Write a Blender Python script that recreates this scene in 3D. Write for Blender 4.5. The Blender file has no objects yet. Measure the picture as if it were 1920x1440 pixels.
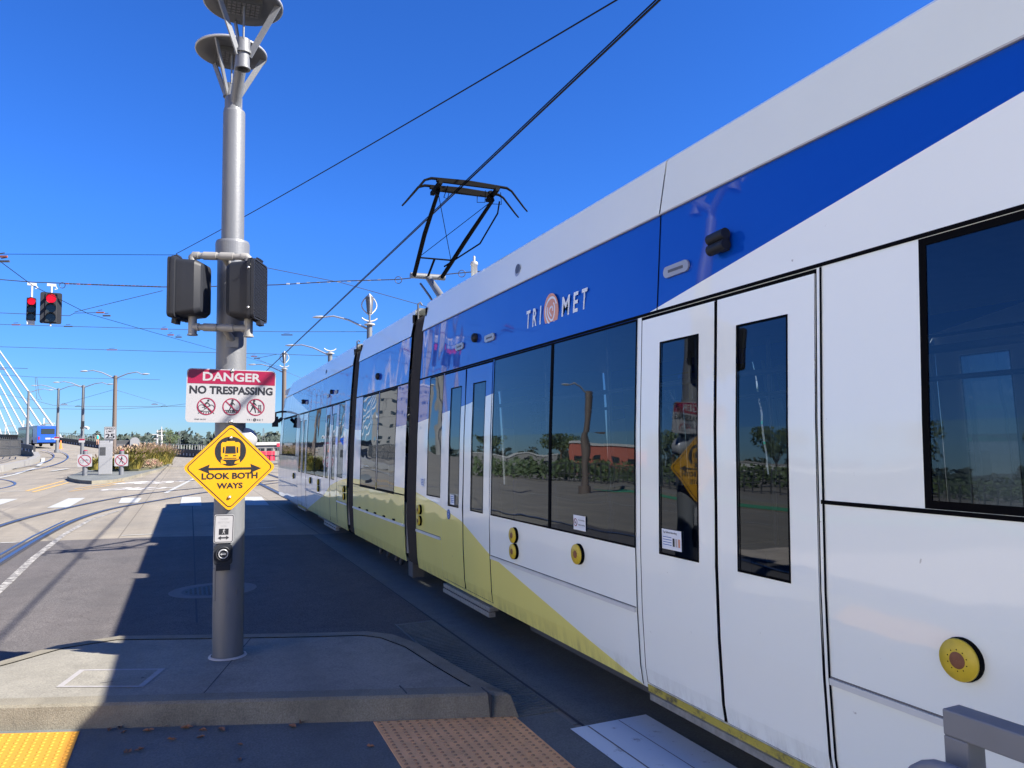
import bpy, math, random
from mathutils import Vector, Matrix
random.seed(7)
S = bpy.context.scene
COL = S.collection

# ------------------------------------------------------------------ camera
FPX, CX, CY, CAMH = 1400.0, 960.0, 720.0, 1.75
PSI, PIT, ROL = math.radians(23.5453), math.radians(4.3703), math.radians(-0.9383)
_F = Vector((math.sin(PSI)*math.cos(PIT), math.cos(PSI)*math.cos(PIT), math.sin(PIT)))
_R0 = Vector((math.cos(PSI), -math.sin(PSI), 0)); _U0 = _R0.cross(_F)
_R = _R0*math.cos(ROL)+_U0*math.sin(ROL); _U = _U0*math.cos(ROL)-_R0*math.sin(ROL)
cam = bpy.data.cameras.new('camera'); co = bpy.data.objects.new('camera', cam); COL.objects.link(co)
m = Matrix((_R, _U, -_F)).transposed().to_4x4(); m.translation = Vector((0, 0, CAMH))
co.matrix_world = m
cam.sensor_fit = 'HORIZONTAL'; cam.sensor_width = 36; cam.lens = FPX/1920*36
cam.clip_start = 0.05; cam.clip_end = 20000
S.camera = co

# ------------------------------------------------------------------ sky, sun, exposure
SUN = Vector((0.95, -0.80, 1.0)).normalized()
W = bpy.data.worlds.new("World"); S.world = W; W.use_nodes = True
nt = W.node_tree; nt.nodes.clear()
sky = nt.nodes.new('ShaderNodeTexSky'); sky.sky_type = 'NISHITA'; sky.sun_disc = False
sky.sun_elevation = math.asin(SUN.z); sky.sun_rotation = math.atan2(SUN.x, SUN.y)
sky.air_density = 1.0; sky.dust_density = 0.0; sky.ozone_density = 4.0; sky.altitude = 30
hs = nt.nodes.new('ShaderNodeHueSaturation'); hs.inputs['Saturation'].default_value = 1.12
tint = nt.nodes.new('ShaderNodeVectorMath'); tint.operation = 'MULTIPLY'; tint.inputs[1].default_value = (0.62, 0.92, 1.55)
wtc = nt.nodes.new('ShaderNodeTexCoord'); wsx = nt.nodes.new('ShaderNodeSeparateXYZ'); nt.links.new(wtc.outputs['Generated'], wsx.inputs[0])
wmr = nt.nodes.new('ShaderNodeMapRange'); wmr.inputs['From Max'].default_value = 0.28; nt.links.new(wsx.outputs['Z'], wmr.inputs['Value'])
wmx = nt.nodes.new('ShaderNodeMix'); wmx.data_type = 'VECTOR'; nt.links.new(wmr.outputs[0], wmx.inputs[0])
wmx.inputs[4].default_value = (0.30, 0.46, 0.74); wmx.inputs[5].default_value = (0.33, 0.66, 1.24); nt.links.new(wmx.outputs[1], tint.inputs[1])
bg = nt.nodes.new('ShaderNodeBackground'); bg.inputs['Strength'].default_value = 0.05
wo = nt.nodes.new('ShaderNodeOutputWorld')
nt.links.new(sky.outputs[0], hs.inputs['Color']); nt.links.new(hs.outputs[0], tint.inputs[0]); nt.links.new(tint.outputs[0], bg.inputs[0]); nt.links.new(bg.outputs[0], wo.inputs[0])
sl = bpy.data.lights.new('sun', 'SUN'); sl.energy = 4.5; sl.angle = math.radians(0.53); sl.color = (1.0, 0.93, 0.83)
so = bpy.data.objects.new('sun', sl); COL.objects.link(so)
so.rotation_euler = SUN.to_track_quat('Z', 'Y').to_euler()
S.view_settings.view_transform = 'Standard'; S.view_settings.look = 'None'
S.view_settings.exposure = 1.85; S.view_settings.gamma = 1.0

# ------------------------------------------------------------------ terrain helpers
def hz(X, Y):
    d = math.hypot(X, Y)
    if Y <= 0: return 0.0
    az = math.degrees(math.atan2(X, Y))
    w = min(1.0, max(0.0, (-az-1.0)/7.3))
    if az < -14: w = max(0.0, min(1.0, (22+az)/8.0))
    return min(3.6, max(0.0, d-64)*0.030)*w
def at(px, py, d):
    "point seen at photo pixel px,py at depth d metres"
    r = _F+_R*((px-CX)/FPX)+_U*((CY-py)/FPX)
    return Vector((0, 0, CAMH))+r*d
def gnd(px, py, z=None):
    r = _F+_R*((px-CX)/FPX)+_U*((CY-py)/FPX)
    if z is not None: return Vector((0, 0, CAMH))+r*((z-CAMH)/r.z)
    d = 2.0
    while d < 400:
        q = Vector((0, 0, CAMH))+r*d
        if q.z <= hz(q.x, q.y): return q
        d *= 1.002
    return q

# ------------------------------------------------------------------ materials
def mat(name): 
    mm = bpy.data.materials.new(name); mm.use_nodes = True
    return mm, mm.node_tree, mm.node_tree.nodes['Principled BSDF']
def N(t, typ, **kw):
    n = t.nodes.new(typ)
    for k, v in kw.items():
        if k.startswith('i_'): n.inputs[k[2:].replace('_', ' ')].default_value = v
        else: setattr(n, k, v)
    return n
def simple(name, col, rough=0.5, metal=0.0, noise=0.12, nscale=8.0, coat=0.0, bump=0.0, emit=None, spec=0.5, bscale=60.0, stretch=None):
    mm, t, b = mat(name)
    b.inputs['Roughness'].default_value = rough; b.inputs['Metallic'].default_value = metal
    b.inputs['Coat Weight'].default_value = coat; b.inputs['Coat Roughness'].default_value = 0.05
    b.inputs['Specular IOR Level'].default_value = spec
    tc = N(t, 'ShaderNodeTexCoord'); nz = N(t, 'ShaderNodeTexNoise', i_Scale=nscale, i_Detail=5.0)
    if stretch:
        mpp = N(t, 'ShaderNodeMapping'); mpp.inputs['Scale'].default_value = stretch; t.links.new(tc.outputs['Object'], mpp.inputs['Vector']); t.links.new(mpp.outputs[0], nz.inputs['Vector'])
    else: t.links.new(tc.outputs['Object'], nz.inputs['Vector'])
    mr = N(t, 'ShaderNodeMapRange', i_To_Min=1-noise, i_To_Max=1+noise)
    t.links.new(nz.outputs['Fac'], mr.inputs['Value'])
    mx = N(t, 'ShaderNodeVectorMath', operation='SCALE'); mx.inputs[0].default_value = col
    t.links.new(mr.outputs[0], mx.inputs['Scale']); t.links.new(mx.outputs[0], b.inputs['Base Color'])
    if bump > 0:
        n2 = N(t, 'ShaderNodeTexNoise', i_Scale=bscale, i_Detail=4.0); t.links.new(tc.outputs['Object'], n2.inputs['Vector'])
        bp = N(t, 'ShaderNodeBump', i_Strength=bump, i_Distance=0.01); t.links.new(n2.outputs['Fac'], bp.inputs['Height'])
        t.links.new(bp.outputs[0], b.inputs['Normal'])
    if emit:
        b.inputs['Emission Color'].default_value = (*col, 1); b.inputs['Emission Strength'].default_value = emit
    return mm
def math_n(t, op, a, bb=None, c=None):
    n = t.nodes.new('ShaderNodeMath'); n.operation = op
    for i, v in enumerate((a, bb, c)):
        if v is None: continue
        if isinstance(v, (int, float)): n.inputs[i].default_value = v
        else: t.links.new(v, n.inputs[i])
    return n.outputs[0]
def mixc(t, fac, a, b):
    n = t.nodes.new('ShaderNodeMix'); n.data_type = 'RGBA'
    if isinstance(fac, (int, float)): n.inputs['Factor'].default_value = fac
    else: t.links.new(fac, n.inputs['Factor'])
    for k, v in (('A', a), ('B', b)):
        s = [i for i in n.inputs if i.name == k and i.type == 'RGBA'][0]
        if isinstance(v, tuple): s.default_value = (*v, 1)
        else: t.links.new(v, s)
    return [o for o in n.outputs if o.type == 'RGBA'][0]

def surface(name, base, var, spk=0.25, stain=0.35, rough=0.85, joints=None, bump=0.35, cracks=False, aggr=260.0):
    "concrete / asphalt: broad patches, fine speckle, dark stains, optional joint grid (sx, sy, ox, oy, width)"
    mm, t, b = mat(name); L = t.links.new
    tc = N(t, 'ShaderNodeTexCoord'); P = tc.outputs['Object']
    big = N(t, 'ShaderNodeTexNoise', i_Scale=0.35, i_Detail=6.0, i_Roughness=0.65); L(P, big.inputs['Vector'])
    c = mixc(t, N(t, 'ShaderNodeMapRange').outputs[0], base, var)
    mr = t.nodes[-2] if False else None
    r1 = N(t, 'ShaderNodeMapRange', i_From_Min=0.3, i_From_Max=0.7); L(big.outputs['Fac'], r1.inputs['Value'])
    c = mixc(t, r1.outputs[0], base, var)
    mid = N(t, 'ShaderNodeTexNoise', i_Scale=3.0, i_Detail=8.0, i_Roughness=0.7); L(P, mid.inputs['Vector'])
    r2 = N(t, 'ShaderNodeMapRange', i_From_Min=0.45, i_From_Max=0.72, i_To_Max=stain); L(mid.outputs['Fac'], r2.inputs['Value'])
    c = mixc(t, r2.outputs[0], c, tuple(x*0.45 for x in base))
    fine = N(t, 'ShaderNodeTexNoise', i_Scale=aggr, i_Detail=2.0); L(P, fine.inputs['Vector'])
    r3 = N(t, 'ShaderNodeMapRange', i_From_Min=0.3, i_From_Max=0.7, i_To_Min=1-spk, i_To_Max=1+spk); L(fine.outputs['Fac'], r3.inputs['Value'])
    sc = N(t, 'ShaderNodeVectorMath', operation='SCALE'); L(c, sc.inputs[0]); L(r3.outputs[0], sc.inputs['Scale']); c = sc.outputs[0]
    # streaks along the direction of travel
    mp = N(t, 'ShaderNodeMapping'); mp.inputs['Scale'].default_value = (1.6, 0.06, 1); L(P, mp.inputs['Vector'])
    stn = N(t, 'ShaderNodeTexNoise', i_Scale=1.2, i_Detail=4.0); L(mp.outputs[0], stn.inputs['Vector'])
    r4 = N(t, 'ShaderNodeMapRange', i_From_Min=0.42, i_From_Max=0.68, i_To_Max=0.5); L(stn.outputs['Fac'], r4.inputs['Value'])
    c = mixc(t, r4.outputs[0], c, tuple(x*0.6 for x in base))
    if joints:
        sx, sy, ox, oy, wd = joints
        sp = N(t, 'ShaderNodeSeparateXYZ'); L(P, sp.inputs[0])
        fs = []
        for o, s_, k in ((ox, sx, 'X'), (oy, sy, 'Y')):
            v = math_n(t, 'ADD', sp.outputs[k], 1000*s_+o); v = math_n(t, 'MODULO', v, s_)
            v = math_n(t, 'LESS_THAN', v, wd); fs.append(v)
        f = math_n(t, 'MAXIMUM', *fs); f = math_n(t, 'MULTIPLY', f, 0.7)
        c = mixc(t, f, c, tuple(x*0.3 for x in base))
    if cracks:
        vo = N(t, 'ShaderNodeTexVoronoi', feature='DISTANCE_TO_EDGE', i_Scale=0.35)
        wn = N(t, 'ShaderNodeTexNoise', i_Scale=1.5, i_Detail=6.0); L(P, wn.inputs['Vector'])
        ad = N(t, 'ShaderNodeVectorMath', operation='MULTIPLY_ADD'); L(wn.outputs['Color'], ad.inputs[0]); ad.inputs[1].default_value = (.8, .8, 0); L(P, ad.inputs[2])
        L(ad.outputs[0], vo.inputs['Vector'])
        f = math_n(t, 'LESS_THAN', vo.outputs['Distance'], 0.0022); f = math_n(t, 'MULTIPLY', f, 0.3)
        c = mixc(t, f, c, tuple(x*0.35 for x in base))
    L(c, b.inputs['Base Color'])
    b.inputs['Roughness'].default_value = rough; b.inputs['Specular IOR Level'].default_value = 0.25
    bp = N(t, 'ShaderNodeBump', i_Strength=bump, i_Distance=0.004); L(fine.outputs['Fac'], bp.inputs['Height']); L(bp.outputs[0], b.inputs['Normal'])
    return mm

M = {}
M['concrete'] = surface('street_concrete', (.255, .228, .182), (.165, .153, .132), joints=(3.6, 4.6, 1.2, 0.4, .025), cracks=True, stain=.3)
M['asphalt'] = surface('asphalt', (.11, .1, .095), (.08, .076, .074), spk=.5, stain=.45, cracks=True, aggr=95)
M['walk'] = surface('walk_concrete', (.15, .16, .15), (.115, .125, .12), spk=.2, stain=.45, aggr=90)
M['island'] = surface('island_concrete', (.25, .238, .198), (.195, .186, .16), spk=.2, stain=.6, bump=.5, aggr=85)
M['kerb'] = surface('kerb_concrete', (.24, .22, .17), (.15, .14, .11), spk=.25, stain=.85, bump=.6, aggr=120)
M['earth'] = surface('earth', (.11, .1, .06), (.07, .08, .04), stain=.5)
M['paint'] = None
def worn_paint(name, col, wear=.45, under=(.16, .14, .12)):
    mm, t, b = mat(name); L = t.links.new
    tc = N(t, 'ShaderNodeTexCoord'); n = N(t, 'ShaderNodeTexNoise', i_Scale=9.0, i_Detail=9.0, i_Roughness=.75); L(tc.outputs['Object'], n.inputs['Vector'])
    r = N(t, 'ShaderNodeMapRange', i_From_Min=wear+.08, i_From_Max=wear+.22); L(n.outputs['Fac'], r.inputs['Value'])
    L(mixc(t, r.outputs[0], col, under), b.inputs['Base Color']); b.inputs['Roughness'].default_value = .8
    return mm
M['paint'] = worn_paint('worn_white_paint', (.62, .6, .56), .42)
M['paint_sun_tone'] = worn_paint('white_paint_sun_tone', (.31, .32, .31), .5)  # white road paint, base darkened for markings in full sun
M['paint_shade_tone'] = worn_paint('white_paint_shade_tone', (.62, .68, .7), .5)  # same white for the bar in tram shade, base lighter and bluer
M['yellow_line'] = worn_paint('yellow_line_paint', (.5, .3, .06), .42)
M['green_lane'] = worn_paint('green_lane_paint', (.05, .25, .12), .5)
M['rail'] = simple('rail_steel', (.24, .26, .31), .33, 1.0, .15)
M['lipgrey'] = simple('gutter_grey', (.42, .42, .40), .5)
M['louvregrey'] = simple('louvre_grey', (.022, .024, .03), .4, spec=.5)
M['gapbrown'] = simple('panel_gap_grey', (.14, .13, .12), .8)
M['groove'] = simple('rail_groove', (.03, .03, .035), .8)
M['galv'] = simple('galvanised_grey', (.13, .137, .148), .5, .15, .14, 5, bump=.15)
M['galv_dark'] = simple('dark_grey_metal', (.12, .12, .125), .5, .4, .1)
M['cast'] = simple('cast_iron', (.06, .06, .065), .6, .5, .3, 20, bump=.4)
M['blackpl'] = simple('black_housing', (.016, .018, .023), .5, 0, .08, 6, spec=.25)
M['black'] = simple('black_rubber', (.003, .003, .0035), .7, 0, .1, 6, spec=.05)
M['signwhite'] = simple('sign_white', (.28, .28, .29), .35, 0, .03, 3)
M['signback'] = simple('sign_aluminium', (.4, .4, .42), .4, .7)
M['red'] = simple('sign_red', (.2, .004, .03), .35, 0, .05)
M['signblack'] = simple('sign_black', (.012, .012, .014), .4)
M['signyellow'] = simple('sign_yellow', (.52, .25, .0), .38, 0, .03, 3)
M['bolt'] = simple('bolt_metal', (.5, .5, .5), .35, .9)
M['alulight'] = simple('light_metal', (.36, .365, .38), .35, .3)
M['whitemetal'] = simple('white_metal', (.42, .42, .43), .35)
M['polebrown'] = simple('brown_pole', (.11, .085, .07), .6)
M['wire'] = simple('wire_dark', (.006, .006, .007), .5, spec=.1)
M['wiregrey'] = simple('wire_grey', (.05, .047, .05), .5)
M['redlamp'] = simple('red_signal_lens', (.85, .0, .012), .3, emit=.3)
M['lensdark'] = simple('dark_signal_lens', (.02, .03, .03), .15)
M['pipegrey'] = simple('pipe_grey', (.24, .235, .22), .5, .1)
M['orange'] = simple('orange_insulator', (.2, .06, .04), .5)
M['busblue'] = simple('bus_blue', (.006, .06, .38), .3, coat=.4)
M['busgrey'] = simple('bus_grey', (.1, .11, .11), .35, coat=.3)
M['darkglass'] = simple('dark_glass', (.015, .02, .025), .06, spec=.9)
M['cabinet'] = simple('cabinet_grey', (.21, .215, .225), .45, .1)
M['cabdark'] = simple('cabinet_dark', (.05, .052, .055), .5, .1)
M['barrier'] = simple('barrier_dark', (.012, .013, .017), .6)
M['seat'] = simple('seat_blue', (.03, .06, .16), .8)
M['inner'] = simple('interior_panel', (.42, .42, .42), .5)
M['floor'] = simple('interior_floor', (.06, .06, .07), .7)
M['brick'] = simple('red_brick', (.33, .09, .06), .8, 0, .2, 30)
M['bouncewall'] = simple('bounce_wall', (.8, .76, .68), .8)  # wall of the added building, kept pale to bounce sunlight
M['wallgrey'] = simple('grey_wall', (.2, .195, .185), .8)
M['roofwhite'] = simple('pale_roof', (.36, .36, .35), .7)
M['trunk'] = simple('bark', (.1, .075, .05), .9)
M['trimred'] = simple('tram_red', (.5, .03, .06), .4)
M['buffbrown'] = simple('disc_brown', (.2, .08, .035), .7, 0, .4, 40)
M['buffyellow'] = simple('disc_yellow', (.62, .45, .03), .45, 0, .2, 25)
M['orangelogo'] = simple('logo_orange', (.62, .27, .16), .4)
M['pale'] = simple('logo_white', (.7, .74, .78), .4)
M['sticker'] = simple('sticker_white', (.7, .74, .78), .5)
M['stickblue'] = simple('sticker_blue', (.03, .12, .4), .5)
M['teal'] = simple('teal_cloth', (.02, .35, .32), .8)
M['skin'] = simple('skin', (.45, .25, .17), .6)
M['leafdry'] = simple('dry_leaf', (.26, .12, .06), .8, 0, .4, 30)
M['twig'] = simple('dark_stem', (.1, .08, .05), .9)
M['cone'] = simple('cone_orange', (.75, .16, .03), .5)

def foliage(name, c1, c2, sc=1.2):
    mm, t, b = mat(name); L = t.links.new
    tc = N(t, 'ShaderNodeTexCoord'); n = N(t, 'ShaderNodeTexNoise', i_Scale=sc, i_Detail=3.0); L(tc.outputs['Object'], n.inputs['Vector'])
    r = N(t, 'ShaderNodeMapRange', i_From_Min=.35, i_From_Max=.65); L(n.outputs['Fac'], r.inputs['Value'])
    L(mixc(t, r.outputs[0], c1, c2), b.inputs['Base Color']); b.inputs['Roughness'].default_value = .7
    return mm
M['leaf'] = foliage('tree_leaves', (.035, .06, .02), (.07, .1, .035))
M['leaffar'] = foliage('far_leaves', (.02, .032, .026), (.032, .048, .034), .1)
M['grass_green'] = foliage('ornamental_grass_green', (.09, .105, .02), (.24, .19, .035), 2.5)
M['grass_pink'] = foliage('grass_plume', (.2, .13, .085), (.26, .18, .11), 2.5)
M['shrub_red'] = foliage('red_shrub_leaves', (.2, .09, .07), (.13, .13, .06), 4)

# tactile yellow: sunlit tone, and a worn tone brightened to replace missing fill light
M['tactile'] = simple('tactile_yellow', (.42, .2, .015), .7, 0, .18, 6, bump=.3)
M['tactile_worn_shade'] = simple('tactile_worn_shade', (.82, .42, .17), .75, 0, .3, 7, bump=.3)

M['tactile_dome'] = simple('tactile_dome_worn', (.4, .19, .08), .7, 0, .4, 12)
M['sill'] = worn_paint('worn_yellow_sill', (.4, .34, .06), .42, (.05, .05, .045))
# --- tram paint (livery drawn in the tram's own y / z metres) ---
TY0, TXC = 10.6, 3.80
def livery(name):
    mm, t, b = mat(name); L = t.links.new
    tc = N(t, 'ShaderNodeTexCoord'); sp = N(t, 'ShaderNodeSeparateXYZ'); L(tc.outputs['Object'], sp.inputs[0])
    ya = math_n(t, 'ABSOLUTE', sp.outputs['Y']); yn = math_n(t, 'DIVIDE', ya, 14.0); z = sp.outputs['Z']
    def curve(pts, lo, hi):
        fc = t.nodes.new('ShaderNodeFloatCurve'); cm = fc.mapping; c = cm.curves[0]
        P = [(p[0]/14.0, (p[1]-lo)/(hi-lo)) for p in pts]
        while len(c.points) < len(P): c.points.new(.5, .5)
        for q, p in zip(c.points, P): q.location = p; q.handle_type = 'VECTOR'
        cm.update(); L(yn, fc.inputs['Value'])
        return math_n(t, 'MULTIPLY_ADD', fc.outputs[0], hi-lo, lo)
    lowb = curve([(0, 1.93), (2.1, 1.99), (3.0, 2.06), (3.7, 2.11), (4.42, 2.18), (6.84, 2.50), (8.16, 2.735), (8.95, 2.875), (9.4, 2.95), (10.2, 3.1), (14, 3.8)], 1.5, 4.0)
    topy = curve([(0, 1.2), (1.9, 1.19), (2.9, 1.09), (3.65, .98), (4.36, .76), (5.13, .61), (6.75, .30), (7.4, .15), (14, 0)], 0, 2.0)
    blue = math_n(t, 'GREATER_THAN', z, lowb); blue = math_n(t, 'MULTIPLY', blue, math_n(t, 'LESS_THAN', z, 3.085))
    yel = math_n(t, 'LESS_THAN', z, topy)
    n = N(t, 'ShaderNodeTexNoise', i_Scale=1.1, i_Detail=4.0); L(tc.outputs['Object'], n.inputs['Vector'])
    r = N(t, 'ShaderNodeMapRange', i_To_Min=.0, i_To_Max=1.0); L(n.outputs['Fac'], r.inputs['Value'])
    white = mixc(t, r.outputs[0], (.82, .865, .81), (.86, .90, .84))
    c = mixc(t, blue, white, (.0, .055, .4)); c = mixc(t, yel, c, (.84, .76, .21))
    # road grime along the skirt and a few scuffs
    mp = N(t, 'ShaderNodeMapping'); mp.inputs['Scale'].default_value = (1, 3.0, .8); L(tc.outputs['Object'], mp.inputs['Vector'])
    g = N(t, 'ShaderNodeTexNoise', i_Scale=4.0, i_Detail=8.0, i_Roughness=.7); L(mp.outputs[0], g.inputs['Vector'])
    gz = N(t, 'ShaderNodeMapRange', i_From_Min=.28, i_From_Max=.45, i_To_Min=.6, i_To_Max=0.0); L(z, gz.inputs['Value'])
    gm = N(t, 'ShaderNodeMapRange', i_From_Min=.45, i_From_Max=.75); L(g.outputs['Fac'], gm.inputs['Value'])
    c = mixc(t, math_n(t, 'MULTIPLY', gz.outputs[0], gm.outputs[0]), c, (.12, .1, .08))
    sc2 = N(t, 'ShaderNodeTexNoise', i_Scale=26.0, i_Detail=3.0); L(tc.outputs['Object'], sc2.inputs['Vector'])
    sp2 = N(t, 'ShaderNodeMapRange', i_From_Min=.76, i_From_Max=.79, i_To_Max=.5); L(sc2.outputs['Fac'], sp2.inputs['Value'])
    c = mixc(t, sp2.outputs[0], c, (.2, .18, .15))
    L(c, b.inputs['Base Color'])
    b.inputs['Roughness'].default_value = .42; b.inputs['Specular IOR Level'].default_value = .1; b.inputs['Coat Weight'].default_value = 1.0; b.inputs['Coat Roughness'].default_value = .03; b.inputs['Coat IOR'].default_value = 1.55
    mpw = N(t, 'ShaderNodeMapping'); mpw.inputs['Scale'].default_value = (1, 1.3, .8); L(tc.outputs['Object'], mpw.inputs['Vector'])
    w = N(t, 'ShaderNodeTexNoise', i_Scale=1.5, i_Detail=1.2, i_Roughness=.4); L(mpw.outputs[0], w.inputs['Vector'])
    bp = N(t, 'ShaderNodeBump', i_Strength=.28, i_Distance=.03); L(w.outputs['Fac'], bp.inputs['Height'])
    L(bp.outputs[0], b.inputs['Coat Normal']); L(bp.outputs[0], b.inputs['Normal'])
    return mm
M['livery'] = livery('tram_paint')
M['shroud'] = simple('roof_shroud_paint', (.75, .79, .70), .4, 0, .04, 2, coat=.8)
def glass(name, tint, ior=1.7, wob=.12):
    mm, t, b = mat(name); L = t.links.new; t.nodes.remove(b)
    out = t.nodes['Material Output']
    tr = N(t, 'ShaderNodeBsdfTransparent'); tr.inputs['Color'].default_value = (*tint, 1)
    gl = N(t, 'ShaderNodeBsdfGlossy', i_Roughness=.012); gl.inputs['Color'].default_value = (.8, .9, 1, 1)
    fr = N(t, 'ShaderNodeFresnel', i_IOR=ior); mx = N(t, 'ShaderNodeMixShader')
    tc = N(t, 'ShaderNodeTexCoord'); mpw = N(t, 'ShaderNodeMapping'); mpw.inputs['Scale'].default_value = (1, .8, 1.6); L(tc.outputs['Object'], mpw.inputs['Vector'])
    w = N(t, 'ShaderNodeTexNoise', i_Scale=2.2, i_Detail=1.0); L(mpw.outputs[0], w.inputs['Vector'])
    bp = N(t, 'ShaderNodeBump', i_Strength=wob, i_Distance=.03); L(w.outputs['Fac'], bp.inputs['Height'])
    L(bp.outputs[0], gl.inputs['Normal'])
    L(fr.outputs[0], mx.inputs[0]); L(tr.outputs[0], mx.inputs[1]); L(gl.outputs[0], mx.inputs[2]); L(mx.outputs[0], out.inputs[0])
    return mm
M['glass'] = glass('tinted_window_glass', (.22, .27, .32), 1.7, .045)

# ------------------------------------------------------------------ mesh builder
class MB:
    def __init__(s): s.v = []; s.f = []; s.mi = []; s.sm = []
    def add(s, vs, fs, mi=0, sm=False):
        o = len(s.v); s.v += [tuple(v) for v in vs]
        for f in fs: s.f.append(tuple(i+o for i in f)); s.mi.append(mi); s.sm.append(sm)
        return s
    def box(s, x0, x1, y0, y1, z0, z1, mi=0, M4=None):
        vs = [Vector((x, y, z)) for z in (z0, z1) for y in (y0, y1) for x in (x0, x1)]
        if M4: vs = [M4 @ v for v in vs]
        return s.add(vs, [(0, 2, 3, 1), (4, 5, 7, 6), (0, 1, 5, 4), (2, 6, 7, 3), (0, 4, 6, 2), (1, 3, 7, 5)], mi)
    def bar(s, a, b, w, h, mi=0, up=(0, 0, 1)):
        a = Vector(a); b = Vector(b); d = (b-a); L = d.length; d.normalize(); up = Vector(up)
        sx = d.cross(up)
        if sx.length < 1e-4: sx = d.cross(Vector((1, 0, 0)))
        sx.normalize(); uz = sx.cross(d)
        vs = [p+sx*i*w/2+uz*j*h/2 for p in (a, b) for i, j in ((-1, -1), (1, -1), (1, 1), (-1, 1))]
        return s.add(vs, [(0, 1, 2, 3), (7, 6, 5, 4), (0, 4, 5, 1), (1, 5, 6, 2), (2, 6, 7, 3), (3, 7, 4, 0)], mi)
    def tube(s, pts, r, n=10, mi=0, cap=True):
        pts = [Vector(p) for p in pts]; k = len(pts); rs = r if isinstance(r, (list, tuple)) else [r]*k
        vs = []; pr = None
        for i, p in enumerate(pts):
            d = (pts[min(i+1, k-1)]-pts[max(i-1, 0)]).normalized()
            if pr is None:
                pr = d.orthogonal().normalized()
            else:
                pr = (pr-d*pr.dot(d)).normalized()
            q = d.cross(pr)
            for j in range(n):
                a = 2*math.pi*j/n; vs.append(p+(pr*math.cos(a)+q*math.sin(a))*rs[i])
        fs = [(i*n+j, i*n+(j+1) % n, (i+1)*n+(j+1) % n, (i+1)*n+j) for i in range(k-1) for j in range(n)]
        s.add(vs, fs, mi, True)
        if cap: s.add(vs[:n], [tuple(range(n))[::-1]], mi); s.add(vs[-n:], [tuple(range(n))], mi)
        return s
    def lathe(s, prof, n=24, mi=0, M4=None, c=(0, 0, 0), sm=True):
        vs = []
        for r, z in prof:
            for j in range(n):
                a = 2*math.pi*j/n; v = Vector((c[0]+r*math.cos(a), c[1]+r*math.sin(a), c[2]+z)); vs.append(M4 @ v if M4 else v)
        k = len(prof)
        return s.add(vs, [(i*n+j, i*n+(j+1) % n, (i+1)*n+(j+1) % n, (i+1)*n+j) for i in range(k-1) for j in range(n)], mi, sm)
    def prism(s, pts, z0, z1, mi=0, mside=None, M4=None):
        n = len(pts); vs = [Vector((p[0], p[1], z0)) for p in pts]+[Vector((p[0], p[1], z1)) for p in pts]
        if M4: vs = [M4 @ v for v in vs]
        s.add(vs, [tuple(range(n))[::-1], tuple(range(n, 2*n))], mi)
        return s.add(vs, [(i, (i+1) % n, n+(i+1) % n, n+i) for i in range(n)], mi if mside is None else mside)
    def flat(s, pts, h=0.0, mi=0, M4=None):
        vs = [Vector((p[0], p[1], h)) for p in pts]
        if M4: vs = [M4 @ v for v in vs]
        return s.add(vs, [tuple(range(len(pts)))], mi)
    def ring(s, c, r0, r1, h=0, mi=0, n=32, M4=None, ry=1.0):
        vs = []
        for rr in (r0, r1):
            for j in range(n):
                a = 2*math.pi*j/n; vs.append(Vector((c[0]+rr*math.cos(a), c[1]+ry*rr*math.sin(a), h)))
        if M4: vs = [M4 @ v for v in vs]
        return s.add(vs, [(j, (j+1) % n, n+(j+1) % n, n+j)[::-1] for j in range(n)], mi)
    def disc(s, c, r, h=0, mi=0, n=24, M4=None, ry=1.0):
        return s.flat([(c[0]+r*math.cos(2*math.pi*j/n), c[1]+ry*r*math.sin(2*math.pi*j/n)) for j in range(n)], h, mi, M4)
    def line(s, a, b, w, h=0, mi=0, M4=None):
        a = Vector((a[0], a[1])); b = Vector((b[0], b[1])); d = (b-a).normalized(); p = Vector((-d.y, d.x))*w/2
        return s.flat([a-p, b-p, b+p, a+p], h, mi, M4)
    def text(s, body, x, y, hgt, width=None, h=0, mi=0, M4=None, bold=0.0, shear=0.0, align='C'):
        cu = bpy.data.curves.new('t', 'FONT'); cu.body = body; cu.size = 1.0; cu.offset = bold; cu.shear = shear; cu.resolution_u = 3
        o = bpy.data.objects.new('t', cu); me = bpy.data.meshes.new_from_object(o)
        vs = [v.co.copy() for v in me.vertices]
        if not vs: return s
        x0 = min(v.x for v in vs); x1 = max(v.x for v in vs); y0 = min(v.y for v in vs); y1 = max(v.y for v in vs)
        sy = hgt/(y1-y0); sx = (width/(x1-x0)) if width else sy
        ox = x-(width or (x1-x0)*sx)/2 if align == 'C' else x
        out = []
        for v in vs:
            q = Vector((ox+(v.x-x0)*sx, y+(v.y-y0)*sy, h)); out.append(M4 @ q if M4 else q)
        s.add(out, [tuple(p.vertices) for p in me.polygons], mi)
        bpy.data.objects.remove(o); bpy.data.curves.remove(cu); bpy.data.meshes.remove(me)
        return s
    def build(s, name, mats, parent=None, off=(0, 0, 0), bevel=0.0):
        me = bpy.data.meshes.new(name); o_ = Vector(off)
        me.from_pydata([tuple(Vector(v)-o_) for v in s.v], [], s.f)
        if not isinstance(mats, (list, tuple)): mats = [mats]
        for q in mats: me.materials.append(M[q] if isinstance(q, str) else q)
        me.polygons.foreach_set('material_index', [min(i, len(mats)-1) for i in s.mi])
        me.polygons.foreach_set('use_smooth', s.sm); me.update()
        o = bpy.data.objects.new(name, me); COL.objects.link(o)
        if parent: o.parent = parent
        else: o.location = off
        if bevel:
            b = o.modifiers.new('bevel', 'BEVEL'); b.width = bevel; b.segments = 2; b.limit_method = 'ANGLE'
        return o
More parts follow.
